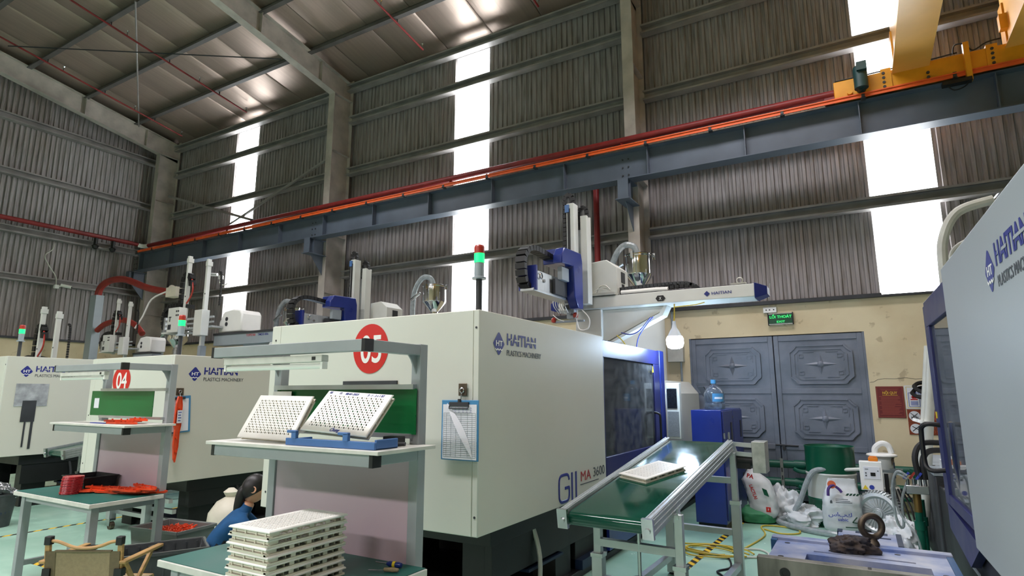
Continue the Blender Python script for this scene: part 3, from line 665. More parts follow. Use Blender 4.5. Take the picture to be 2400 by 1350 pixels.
# ================================================================ MOULDING MACHINES
def fit(body, o, xd, ud, w, h, bold=0.0, lift=0.002, align='LEFT'):
    """letters of cap height h stretched or squeezed to width w"""
    size = h / 0.72; cu = bpy.data.curves.new('m', 'FONT'); cu.body = body; cu.size = size; cu.offset = bold
    ob = bpy.data.objects.new('m', cu); me = bpy.data.meshes.new_from_object(ob)
    ww = max(v.co.x for v in me.vertices) - min(v.co.x for v in me.vertices)
    bpy.data.objects.remove(ob); bpy.data.curves.remove(cu); bpy.data.meshes.remove(me)
    return text_mb(body, size, o, xd, ud, w / ww, bold, align, lift)
def maker_logo(par, o, xd, ud, h, body):
    """blue lozenge with HT and waves, name beside it, line of small capitals below; o is the lozenge's middle"""
    xd, ud, o = Vector(xd).normalized(), Vector(ud).normalized(), Vector(o); nd = xd.cross(ud)
    P = lambda a, b, l=0.0: o + xd * a * h + ud * b * h + nd * l
    rh = []
    for cx, cy in ((0, .5), (-.47, 0), (0, -.5), (.47, 0)):
        px, py = (-cy, cx); k = .1
        rh += [P(cx * .84 - px * k * (1 if cx or True else 1), cy * .84 - py * k, .001), P(cx, cy, .001), P(cx * .84 + px * k, cy * .84 + py * k, .001)]
    rh = [P(a, b_, .001) for a, b_ in ((0.07, .47), (0, .5), (-.07, .47), (-.43, .06), (-.47, 0), (-.43, -.06), (-.07, -.47), (0, -.5), (.07, -.47), (.43, -.06), (.47, 0), (.43, .06))]
    part(MB().prism(rh, nd * .001), 'logo', 'logo_blue', par)
    b = fit('HT', P(-.27, -.1), xd, ud, .54 * h, .24 * h, .006 * h, .003)
    zg = [(-.32, -.2), (-.2, -.26), (-.1, -.2), (0, -.26), (.1, -.2), (.2, -.26), (.32, -.2)]
    for i in range(6):
        (a0, b0), (a1, b1) = zg[i], zg[i + 1]; b.prism([P(a0, b0, .003), P(a1, b1, .003), P(a1, b1 - .06, .003), P(a0, b0 - .06, .003)], nd * .001)
    part(b, 'logo_lettering', 'white', par)
    b = fit('HAITIAN', P(.66, .0), xd, ud, 2.75 * h, .52 * h, .016 * h)
    part(b, 'lettering', 'logo_blue', par)
    b = MB()
    for a0, a1, b0 in ((.95, 1.05, .2), (1.35, 1.8, .2), (2.4, 3.45, .2)): b.prism([P(a0, b0, .0035), P(a1, b0, .0035), P(a1 + .06, b0 + .07, .0035), P(a0 + .06, b0 + .07, .0035)], nd * .0006)
    part(b, 'lettering_cut', body, par)
    part(fit('PLASTICS MACHINERY', P(.66, -.48), xd, ud, 3.3 * h, .26 * h, 0), 'small_lettering', 'logo_grey', par, kind='stuff')
def number_spot(par, o, r, rz, txt):
    part(disc(o, X, Z, r, rz, lift=.002), 'number_disc', 'sticker_red', par)
    part(fit(txt, Vector(o) + X * (-r * .58) - Z * rz * .55, X, Z, r * 1.18, rz * 1.12, r * .02, .004), 'number_lettering', 'white', par)

def signal_tower(x, y, z, label, h=.45):
    t = thing('signal_tower', label, 'signal light', (x, y, z), 0, 'signal towers on the machine covers'); a = MB
    part(a().cyl((x, y, z), (x, y, z + .22), .022, n=12), 'pole', 'dark_grey', t)
    part(a().lathe([(.05, 0), (.05, .012), (.03, .02)], (x, y, z + .22), 20), 'flange', 'robot_grey', t)
    part(a().cyl((x, y, z + .235), (x, y, z + .335), .034, n=18), 'body', 'robot_grey', t)
    g = part(a().cyl((x, y, z + .335), (x, y, z + .4), .036, n=20), 'green_lens', 'green_on', t, 'lit green lens')
    part(a().cyl((x, y, z + .4), (x, y, z + .448), .036, n=20), 'red_lens', 'red_off', t, 'unlit red lens')
    part(a().lathe([(.036, 0), (.03, .012), (0, .016)], (x, y, z + .448), 18), 'cap', 'red_off', t)
    return t

def machine(x1, y0, wd, top, bot, ln, txt, label, ig=1.78):
    x0 = x1 - wd; yc = y0 + ln; a = MB
    m = thing('injection_moulding_machine', label, 'machine', ((x0 + x1) / 2, y0 + 3.3, 0), 0, 'row of injection moulding machines')
    part(a().box(x0 + .006, y0 + .006, bot, x1, yc, top), 'clamp_cover', 'cover_side', m, bev=.006)
    part(a().box(x0 + .105, y0, bot + .004, x1 - .045, y0 + .012, top - .004), 'front_panel', 'cover', m, bev=.003)
    part(a().box(x0, y0, bot + .004, x0 + .1, y0 + .012, top - .004), 'corner_strip', 'cover', m, bev=.003)
    part(a().box(x1 - .04, y0, bot + .004, x1, y0 + .012, top - .004), 'corner_strip', 'cover', m, bev=.003)
    for zz in (bot + .12, (bot + top) / 2, top - .12):
        for xx in (x0 + .05, x1 - .02): part(a().cyl((xx, y0, zz), (xx, y0 - .003, zz), .008, n=8), 'screw', 'dark_grey', m)
    # sliding door with window, operator side
    xf = x1 - .012; yd = yc + 2.1
    dr = part(a().box(xf - .05, yc + .01, top - .2, xf, yd - .19, top - .03).box(xf - .05, yd - .42, .5, xf, yd - .19, top - .2).box(xf - .05, yc + .01, .5, xf, yc + .05, top - .2).box(xf - .05, yc + .05, .5, xf, yd - .42, 1.0), 'safety_door', 'door_frame_blue', m, bev=.005)
    part(a().box(xf - .03, yc + .05, 1.0, xf - .02, yd - .42, top - .2), 'door_window', 'glass', dr)
    part(a().tube([(xf, yd - .47, 1.0), (xf + .06, yd - .47, 1.02), (xf + .07, yd - .47, 1.1), (xf + .07, yd - .47, 1.3), (xf + .06, yd - .47, 1.36), (xf, yd - .47, 1.38)], .014, 8, smooth=3), 'door_handle', 'black', dr)
    part(a().prism([(xf + .001, yd - .5, top - .3), (xf + .001, yd - .44, top - .3), (xf + .001, yd - .47, top - .22)], (.002, 0, 0)), 'warning_sticker', 'label_yellow', dr)
    part(a().box(xf - .06, yd - .18, .5, xf + .005, yd, top - .02), 'door_post', 'bright_blue', m, bev=.006)
    # inside the clamp: platens, tie bars, mould halves, far wall of the guard
    part(a().box(x0 + .06, yc + .02, .6, x0 + .1, yd, top - .05), 'rear_guard', 'dark_grey', m)
    part(a().box(x0 + .15, yc + .35, .65, x1 - .35, yc + .7, 1.9).box(x0 + .15, yd - .45, .65, x1 - .35, yd - .1, 1.9), 'platen', 'robot_grey', m, bev=.01)
    part(a().box(x0 + .5, yc + .7, .85, x1 - .6, yc + 1.1, 1.7).box(x0 + .5, yc + 1.25, .85, x1 - .6, yd - .45, 1.7), 'mould', 'old_iron', m, bev=.01)
    for xx in (x0 + .35, x1 - .55):
        for zz in (.85, 1.72): part(a().cyl((xx, yc, zz), (xx, yd, zz), .05, n=14), 'tie_bar', 'steel', m)
    # base frame
    b = a()
    b.box(x0 + .12, y0 + .35, bot - .14, x1 - .12, yd + 2.2, bot - .02)
    for yy in (y0 + .45, y0 + 1.5, y0 + 2.6, yd - .4): b.box(x0 + .2, yy, 0, x0 + .42, yy + .3, bot - .1).box(x1 - .42, yy, 0, x1 - .2, yy + .3, bot - .1)
    b.box(x1 - .2, y0 + .4, .32, x1 - .14, yd, bot - .02).box(x0 + .14, y0 + .4, .32, x0 + .2, yd, bot - .02).box(x0 + .2, y0 + 1.9, .05, x1 - .2, yd + 2, .4).box(x0 + .15, y0 + .5, .0, x1 - .15, yd + 2.2, .06)
    part(b, 'base_frame', 'black_frame', m, bev=.004)
    part(a().box(x1 - .35, y0 + 1.9, .06, x1 - .13, y0 + 2.5, .14), 'drip_tray', 'slot_blue', m)
    part(a().box(x1 - .3, y0 + .9, .28, x1 - .125, y0 + 1.5, .3), 'ledge', 'slot_blue', m)
    part(a().box(x1 - .13, yc + .3, .1, x1 - .1, yd + .1, .5), 'base_panel', 'machine_blue', m)
    part(a().tube([(x1 - .2, y0 + .95, bot - .03), (x1 - .15, y0 + 1.0, bot - .12), (x1 - .1, y0 + 1.03, bot - .35), (x1 - .12, y0 + 1.05, .05)], .018, 8, smooth=4), 'drain_hose', 'hose_white' if txt == '05' else 'dark_grey', m)
    part(a().lathe([(.018, 0), (.03, .02), (.03, .05), (.018, .07)], (x1 - .2, y0 + .94, bot - .1), 10), 'hose_fitting', 'steel', m)
    # injection unit with its rounded guard
    b = a().prism([(x0 + .3, yd + .3, .9), (x1 - .06, yd + .3, .9), (x1 - .06, yd + .3, ig - .18), (x1 - .2, yd + .3, ig), (x0 + .3, yd + .3, ig)], (0, 1.75, 0))
    part(b, 'injection_guard', 'robot_white', m, bev=.02)
    part(a().box(x0 + .2, yd + .2, .35, x1 - .1, yd + 2.1, .88), 'injection_base', 'machine_blue', m, bev=.01)
    maker_logo(m, (x1, y0 + .25, top - .21), Y, Z, .158, 'cover_side')
    return m

M5 = machine(-2.145, 3.25, 2.055, 2.15, .715, 2.19, '05', 'large off-white machine numbered 05 with green board bench in front')
number_spot(M5, (-3.095, 3.25, 1.925), .172, .182, '05')
part(MB().box(-3.35, 3.238, 1.655, -2.826, 3.25, 1.69), 'slot_strip', 'dark_grey', M5)
# model lettering low on the operator side
XF = -2.145
def gpt(y, z): return Vector((XF + .002, y, z))
b = MB()
gp = [(4.615, .905), (4.605, .93), (4.585, .945), (4.55, .95), (4.49, .95), (4.455, .945), (4.432, .925), (4.425, .89), (4.425, .80), (4.432, .77), (4.455, .75), (4.49, .745), (4.55, .745), (4.585, .75), (4.605, .765), (4.612, .79), (4.613, .82), (4.612, .843), (4.609, .846), (4.58, .846), (4.53, .846)]
b.tube([gpt(*q) for q in gp], .012, 8, smooth=5)
for yy in (4.67, 4.75): b.bar(gpt(yy, .735), gpt(yy, .955), .003, .026, Y)
b.v = [Vector((min(v.x, XF + .004), v.y, v.z)) for v in b.v]
part(b, 'model_letters', 'logo_blue', M5)
part(fit('MA', (XF, 4.84, .86), Y, Z, .22, .085, 0), 'model_letters', 'logo_red', M5)
part(fit('3600', (XF, 5.12, .868), Y, Z, .27, .082, 0).join(MB().box(XF, 4.84, .832, XF + .003, 5.25, .838)), 'model_letters', 'logo_grey', M5)
# controller panel hung at the end of the door
cp = part(MB().box(-2.12, 7.46, 1.05, -1.955, 7.56, 1.73), 'control_panel', 'robot_white', M5, bev=.008)
part(MB().box(-2.105, 7.45, 1.42, -1.985, 7.462, 1.66), 'screen', 'screen', cp)
part(MB().box(-2.105, 7.452, 1.08, -1.97, 7.462, 1.38), 'keypad', 'keypad', cp)
part(MB().bar((-1.93, 8.3, 1.72), (-1.75, 8.3, 1.72), .1, .03).prism([(-1.93, 8.28, 1.69), (-1.84, 8.28, 1.69), (-1.72, 8.28, 1.42), (-1.76, 8.28, 1.42)], (0, .05, 0)).box(-1.8, 8.25, 1.43, -1.66, 8.33, 1.48), 'panel_arm', 'dark_grey', M5)
M4 = machine(-6.6, 3.85, 1.78, 2.03, .64, 2.2, '04', 'off-white machine numbered 04 with an orange bracket hanging on its side', 1.65)
number_spot(M4, (-7.655, 3.85, 1.755), .195, .17, '04')
M3 = machine(-10.4, 3.68, 1.8, 2.125, .73, 2.2, '03', 'off-white machine at the left edge of the row with a paper sleeve taped on', 1.5)
part(MB().box(-10.4, 3.68 + .15, 1.42, -10.393, 3.68 + .55, 1.74), 'paper_sleeve', 'film', M3)
part(MB().box(-10.399, 3.93, 1.2, -10.392, 4.1, 1.5).box(-10.399, 3.98, .85, -10.392, 4.0, 1.2).box(-10.399, 4.06, .82, -10.392, 4.09, 1.2), 'sleeve_slots', 'dark_grey', M3)  # plain dark grey strips at and below the paper sleeve
signal_tower(-2.2, 3.33, 2.15, 'signal tower with lit green lens on the corner of machine 05')
signal_tower(-6.45 - .25, 3.95, 2.03, 'signal tower with lit green lens on machine 04 in front of the white robot')
signal_tower(-10.52, 3.85, 2.125, 'signal tower with lit green lens, farthest left of the three')

# right-hand machine: its long side rises beside the viewpoint, turned a degree or so
R6 = math.radians(1.35)
m6 = thing('injection_moulding_machine', 'big pale grey machine filling the right edge, blue framed door beyond', 'machine', (0.497, 4.54, 0), R6)
a = MB
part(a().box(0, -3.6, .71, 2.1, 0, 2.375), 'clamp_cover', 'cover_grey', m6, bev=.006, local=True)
part(a().box(.02, .012, 2.12, .07, 1.22, 2.32).box(.02, 1.08, .78, .07, 1.22, 2.12).box(.02, .012, .78, .07, .05, 2.12).box(.02, .05, .78, .07, 1.08, .86), 'safety_door', 'door_frame_blue', m6, bev=.005, local=True)
d6 = [o for o in m6.children if o.name.startswith('safety_door')][0]
part(a().box(.04, .05, .86, .05, 1.08, 2.12), 'door_window', 'glass_clean', d6, local=True)
part(a().box(.025, 1.235, .76, .09, 1.34, 2.3), 'door_post', 'door_frame_blue', m6, bev=.006, local=True)
part(a().tube([(.03, 1.12, 1.36), (-.05, 1.12, 1.37), (-.09, 1.14, 1.35), (-.1, 1.16, 1.3), (-.1, 1.16, 1.1), (-.09, 1.14, 1.04), (-.05, 1.12, 1.02), (.03, 1.12, 1.03)], .018, 8, smooth=4), 'door_handle', 'black', d6, local=True)
part(a().box(.013, 1.19, 1.41, .02, 1.215, 1.46), 'warning_sticker', 'label_yellow', d6, local=True)
part(a().box(.3, .1, .8, .34, 1.4, 2.3), 'rear_guard', 'robot_white', m6, local=True)
part(a().lathe([(.05, 0), (.16, .02), (.18, .2), (.18, .5), (.1, .55)], (.2, .7, .9), 18), 'mould_fixture', 'steel', m6, local=True)
part(a().box(.08, -3.4, 0, 2.0, 2.3, .78), 'base_frame', 'black_frame', m6, bev=.008, local=True)
part(a().prism([(.02, 0, .715), (.02, 1.23, .78), (.02, 1.23, .6), (.02, .45, .5)], (.05, 0, 0)), 'door_skirt', 'door_frame_blue', m6, local=True)
part(a().box(.07, .55, .42, .078, .8, .44).box(.07, .62, .62, .078, .82, .63), 'name_plate', 'robot_grey', m6, local=True, kind='stuff')
part(a().box(.06, 2.25, .0, 1.5, 4.2, .86), 'injection_base', 'dark_grey', m6, bev=.01, local=True)
part(a().box(.05, 2.24, .86, 1.5, 4.2, .89), 'base_top_plate', 'robot_grey', m6, label='grey steel top plate with bolt holes', bev=.005, local=True)
for yy in (2.4, 2.9, 3.5): part(a().cyl((.12, yy, .889), (.12, yy, .893), .02, n=8), 'bolt_hole', 'black', m6, local=True)
part(a().box(.16, 2.45, .89, .36, 2.75, .97), 'white_block', 'white', m6, local=True)
part(a().box(.4, 2.4, .9, 1.6, 4.1, 1.9), 'injection_guard', 'robot_white', m6, bev=.03, local=True)
# its maker's mark reads towards the viewpoint (down the side)
def m6p(y, z): return Matrix.Translation((.497, 4.54, 0)) @ Matrix.Rotation(R6, 4, 'Z') @ Vector((0, y - 4.54, z))
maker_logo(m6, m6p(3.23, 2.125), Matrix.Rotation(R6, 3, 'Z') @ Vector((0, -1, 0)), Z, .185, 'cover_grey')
# feed hoses that stand behind it
h = thing('feed_hose', 'white ribbed hoses rising behind the right-hand machine in front of the bright strip', 'hose', (.62, 7.6, .9))
part(a().tube([(.86, 7.6, 1.92), (.86, 7.6, 2.9), (.9, 7.6, 3.25), (1.05, 7.6, 3.5), (1.35, 7.6, 3.58)], .05, 10, smooth=6), 'outer_hose', 'hose_white', h)
part(a().tube([(.96, 7.7, 1.92), (.96, 7.7, 2.8), (1.0, 7.7, 3.12), (1.35, 7.7, 3.26)], .035, 10, smooth=6), 'inner_hose', 'hose_white', h)
part(a().box(.88, 7.55, 1.88, 1.05, 7.8, 1.95), 'hose_block', 'robot_grey', h)
hp = thing('steel_hopper', 'small shiny hopper loader half hidden by the right-hand machine', 'hopper', (1.55, 7.7, 1.9))
part(a().lathe([(.06, 1.0), (.1, 1.1), (.2, 1.3), (.2, 1.7), (.16, 1.75), (0, 1.76)], (1.55, 7.7, 1.9), 20), 'vessel', 'chrome', hp)
part(a().cyl((1.55, 7.7, 1.9), (1.55, 7.7, 2.92), .07, n=14), 'stand', 'steel', hp)

# ================================================================ TAKE-OUT ROBOTS on the machines
def chain(pts, w, t, par, name='cable_chain', m='black', nlink=26):
    """drag chain: separate links along a path, joined in one part"""
    P = spline([Vector(p) for p in pts], 10); d = [0.0]
    for i in range(1, len(P)): d.append(d[-1] + (P[i] - P[i - 1]).length)
    b = MB(); n = max(6, int(d[-1] / (t * 1.15)))
    def at_(s):
        for i in range(1, len(P)):
            if d[i] >= s: return P[i - 1].lerp(P[i], (s - d[i - 1]) / max(1e-9, d[i] - d[i - 1]))
        return P[-1]
    nrm = Vector((0, 0, 1))
    dirs = [(P[i + 1] - P[i]) for i in range(len(P) - 1)]; side = None
    for i in range(len(dirs) - 1):
        c = dirs[i].cross(dirs[i + 1])
        if c.length > 1e-6: side = c.normalized(); break
    side = side or Vector((1, 0, 0))
    for k in range(n):
        p, q = at_(d[-1] * k / n), at_(d[-1] * (k + .86) / n)
        b.bar(p, q, w, t, (q - p).normalized().cross(side))
    return part(b, name, m, par)
def robot_blue(label):
    """built round the pedestal foot: beam along +x, cross arm towards -y, two upright strokes; x, y, z local"""
    r = thing('take_out_robot', label, 'robot', (-3.1, 7.2, 1.9)); a = MB
    W = lambda *p: p
    # pedestal and beam (world figures of the nearest robot)
    part(a().box(-3.16, 7.08, 1.9, -2.8, 7.34, 2.66).prism([(-2.82, 7.14, 2.66), (-2.0, 7.14, 2.66), (-2.02, 7.14, 2.6), (-2.82, 7.14, 2.22)], (0, .16, 0)), 'pedestal', 'robot_white', r, bev=.008)
    part(a().prism([(-2.82, 7.12, 2.2), (-2.06, 7.12, 2.57), (-2.0, 7.12, 2.66), (-1.96, 7.12, 2.66), (-2.02, 7.12, 2.54), (-2.82, 7.12, 2.17)], (0, .2, 0)), 'bracket_rib', 'robot_white', r)
    part(a().prism([(-3.4, 7.06, 2.68), (-3.4, 7.1, 2.66), (-3.4, 7.34, 2.66), (-3.4, 7.36, 2.7), (-3.4, 7.36, 2.83), (-3.4, 7.08, 2.83)], (2.45, 0, 0)), 'traverse_beam', 'robot_white', r, bev=.006)
    part(a().box(-3.2, 7.12, 2.83, -.98, 7.32, 2.842), 'beam_rail', 'dark_grey', r)
    for x0, x1 in ((-.95, -.82), (-3.4, -3.53)):
        part(a().add([(x0, 7.06, 2.66), (x0, 7.36, 2.66), (x0, 7.36, 2.84), (x0, 7.06, 2.84), (x1, 7.1, 2.70), (x1, 7.32, 2.70), (x1, 7.32, 2.79), (x1, 7.1, 2.79)],
                     [(0, 1, 2, 3), (4, 7, 6, 5), (0, 4, 5, 1), (1, 5, 6, 2), (2, 6, 7, 3), (3, 7, 4, 0)]), 'beam_end_cap', 'machine_blue', r, bev=.004)
    part(a().lathe([(.028, -.008), (.04, 0), (.028, .008)], (-1.12, 7.2, 2.9), 14, ax=(0, 1, 0), cap=False).box(-1.22, 7.17, 2.84, -1.05, 7.23, 2.87), 'lifting_eye', 'hose_white', r)
    part(fit('HAITIAN', (-1.42, 7.06, 2.735), X, Z, .22, .034, .0008, .004), 'lettering', 'logo_blue', r)
    part(MB().prism([(-1.47 + dx, 7.057, 2.75 + dz) for dx, dz in ((0, .034), (-.034, 0), (0, -.034), (.034, 0))], (0, -.001, 0)), 'logo', 'logo_blue', r)
    part(MB().prism([(-2.02 + dx, 7.056, 2.74 + dz) for dx, dz in ((-.06, 0), (-.035, .035), (.035, .035), (.06, 0), (.035, -.035), (-.035, -.035))], (0, -.003, 0)), 'axis_badge', 'black', r)
    part(fit('X', (-2.035, 7.053, 2.722), X, Z, .03, .036, .001, .003), 'axis_letter', 'white', r)
    chain([(-2.66, 7.22, 2.88), (-2.2, 7.22, 2.89), (-1.72, 7.22, 2.9), (-1.62, 7.22, 2.87), (-1.6, 7.22, 2.84)], .07, .05, r, m='black')
    chain([(-2.66, 7.22, 2.92), (-2.2, 7.22, 2.935), (-1.78, 7.22, 2.93), (-1.66, 7.22, 2.9)], .07, .04, r, m='dark_grey')
    part(a().tube([(-2.55, 7.16, 2.87), (-2.1, 7.16, 2.87), (-1.95, 7.16, 2.862)], .03, 8), 'chain_guide', 'white', r)
    # control box on the carriage
    part(a().prism([(-2.96, 7.1, 2.84), (-2.58, 7.1, 2.84), (-2.58, 7.1, 3.2), (-2.72, 7.1, 3.31), (-2.96, 7.1, 3.29)], (0, .42, 0)), 'control_box', 'robot_white', r, bev=.008)
    cbx = [o for o in r.children if o.name.startswith('control_box')][0]
    part(a().box(-2.585, 7.25, 3.02, -2.572, 7.38, 3.16), 'cooling_fan', 'black', cbx)
    for k in range(4): part(a().box(-2.58, 7.27 + k * .025, 2.95, -2.574, 7.28 + k * .025, 3.0), 'vent_slot', 'dark_grey', cbx)
    part(a().box(-2.95, 7.04, 2.84, -2.6, 7.1, 2.87).tube([(-2.85, 7.06, 2.87), (-2.8, 7.05, 2.95), (-2.72, 7.06, 2.96), (-2.66, 7.05, 2.9)], .008, 5, smooth=4).tube([(-2.9, 7.06, 2.88), (-2.82, 7.04, 2.92), (-2.7, 7.04, 2.9)], .006, 5, smooth=4), 'wiring', 'hose_white', cbx)
    # cross beam towards the viewer, with carriage head
    part(a().box(-3.16, 5.66, 2.74, -3.02, 7.1, 2.96).box(-3.17, 5.62, 2.71, -3.0, 7.1, 2.74), 'cross_beam', 'aluminium', r, bev=.004)
    part(a().box(-3.2, 5.64, 2.72, -2.98, 5.68, 3.0), 'cross_beam_plate', 'machine_blue', r, bev=.004)
    part(a().cyl((-3.015, 5.9, 2.86), (-3.005, 5.9, 2.86), .02, n=10).lathe([(.03, -.008), (.04, 0), (.03, .008)], (-3.0, 5.8, 2.9), 14, ax=(1, 0, 0), cap=False), 'beam_fitting', 'steel', r)
    chain([(-3.1, 6.2, 3.2), (-3.1, 5.75, 3.22), (-3.1, 5.55, 3.12), (-3.1, 5.52, 2.95), (-3.1, 5.56, 2.8), (-3.1, 5.7, 2.74)], .12, .06, r)
    part(a().prism([(-3.0, 6.1, 3.2), (-3.0, 6.18, 3.3), (-3.0, 6.66, 3.32), (-3.0, 6.7, 3.2), (-3.0, 6.7, 2.62), (-3.0, 6.55, 2.62), (-3.0, 6.45, 2.75), (-3.0, 6.42, 3.12), (-3.0, 6.1, 3.1)], (.12, 0, 0)).box(-3.18, 6.2, 3.12, -3.0, 6.68, 3.3), 'carriage_head', 'bright_blue', r, bev=.012)
    part(a().box(-2.99, 6.2, 2.92, -2.93, 6.4, 3.08), 'servo_motor', 'robot_grey', r, bev=.006)
    part(a().box(-3.0, 6.1, 2.74, -2.97, 6.42, 2.92), 'slide_block', 'dark_grey', r)
    # main arm
    part(a().box(-3.1, 6.72, 2.66, -3.0, 6.86, 4.02), 'stroke_arm', 'robot_white', r, bev=.004)
    arm = [o for o in r.children if o.name.startswith('stroke_arm')][0]
    part(a().box(-3.085, 6.712, 2.7, -3.05, 6.722, 3.95), 'arm_slot', 'black', arm)
    part(a().box(-3.115, 6.7, 3.9, -3.06, 6.72, 4.0), 'arm_badge', 'jig_blue', arm)
    part(a().cyl((-3.03, 6.719, 3.05), (-3.03, 6.716, 3.05), .012, n=8).cyl((-3.03, 6.719, 2.98), (-3.03, 6.716, 2.98), .012, n=8), 'arm_hole', 'black', arm)
    chain([(-3.16, 6.8, 3.25), (-3.16, 6.8, 3.95), (-3.15, 6.8, 4.12), (-3.1, 6.8, 4.17), (-3.05, 6.8, 4.12), (-3.04, 6.8, 4.0)], .05, .05, r)
    # sub arm
    part(a().box(-2.98, 6.88, 2.72, -2.89, 7.02, 3.88), 'sub_arm', 'robot_white', r, bev=.004)
    part(a().box(-3.03, 6.9, 2.8, -2.99, 7.0, 3.7), 'sub_arm_rail', 'aluminium', r)
    chain([(-3.02, 6.95, 3.5), (-3.02, 6.95, 3.85), (-3.01, 6.95, 3.98), (-2.97, 6.95, 4.02), (-2.92, 6.95, 3.97), (-2.91, 6.95, 3.86)], .05, .045, r)
    # wrist, clamps, air lines (wrist sits level with the beam)
    wz = .22
    part(a().box(-3.12, 6.72, 2.3 + wz, -3.02, 6.82, 2.46 + wz).box(-3.3, 6.74, 2.26 + wz, -2.9, 6.78, 2.285 + wz).cyl((-3.05, 6.73, 2.36 + wz), (-3.05, 6.66, 2.36 + wz), .02, n=10), 'wrist', 'robot_grey', r, bev=.003)
    part(a().box(-3.14, 6.68, 2.42 + wz, -3.06, 6.72, 2.56 + wz), 'valve_block', 'dark_grey', r)
    part(a().box(-3.125, 6.675, 2.47 + wz, -3.075, 6.68, 2.55 + wz), 'valve_plate', 'paper', r)
    part(a().lathe([(.0, 0), (.03, .01), (.034, .05), (.015, .07)], (-3.31, 6.74, 2.26 + wz), 10).lathe([(.0, 0), (.03, .01), (.034, .05), (.015, .07)], (-2.99, 6.7, 2.3 + wz), 10), 'suction_cup', 'red_off', r)
    part(a().tube([(-3.02, 6.7, 2.5 + wz), (-2.9, 6.68, 2.4 + wz), (-2.8, 6.68, 2.28 + wz), (-2.82, 6.68, 2.16 + wz), (-2.94, 6.7, 2.16 + wz), (-2.98, 6.7, 2.3 + wz)], .007, 5, smooth=5).tube([(-3.06, 6.7, 2.66 + wz), (-2.96, 6.66, 2.56 + wz), (-2.95, 6.66, 2.35 + wz), (-3.0, 6.7, 2.3 + wz)], .007, 5, smooth=5).tube([(-3.3, 6.7, 2.36 + wz), (-3.22, 6.68, 2.3 + wz), (-3.14, 6.68, 2.27 + wz)], .006, 5, smooth=5), 'air_line', 'white', r)
    b = a()
    for k in range(6): b.tube([(-3.2 + k * .03, 6.5, 2.75), (-3.2 + k * .03, 6.52, 2.66), (-3.17 + k * .025, 6.6, 2.58)], .006, 5, smooth=3)
    part(b, 'air_manifold', 'white', r)
    return r
rb5 = robot_blue('blue and white take-out robot on machine 05, its beam reaching to the exit sign')
rb4 = copy_tree(rb5, (-3.1 - 4.42, 7.2 + .6, 1.9 - .12), label='blue and white take-out robot on machine 04, seen above the big cover')

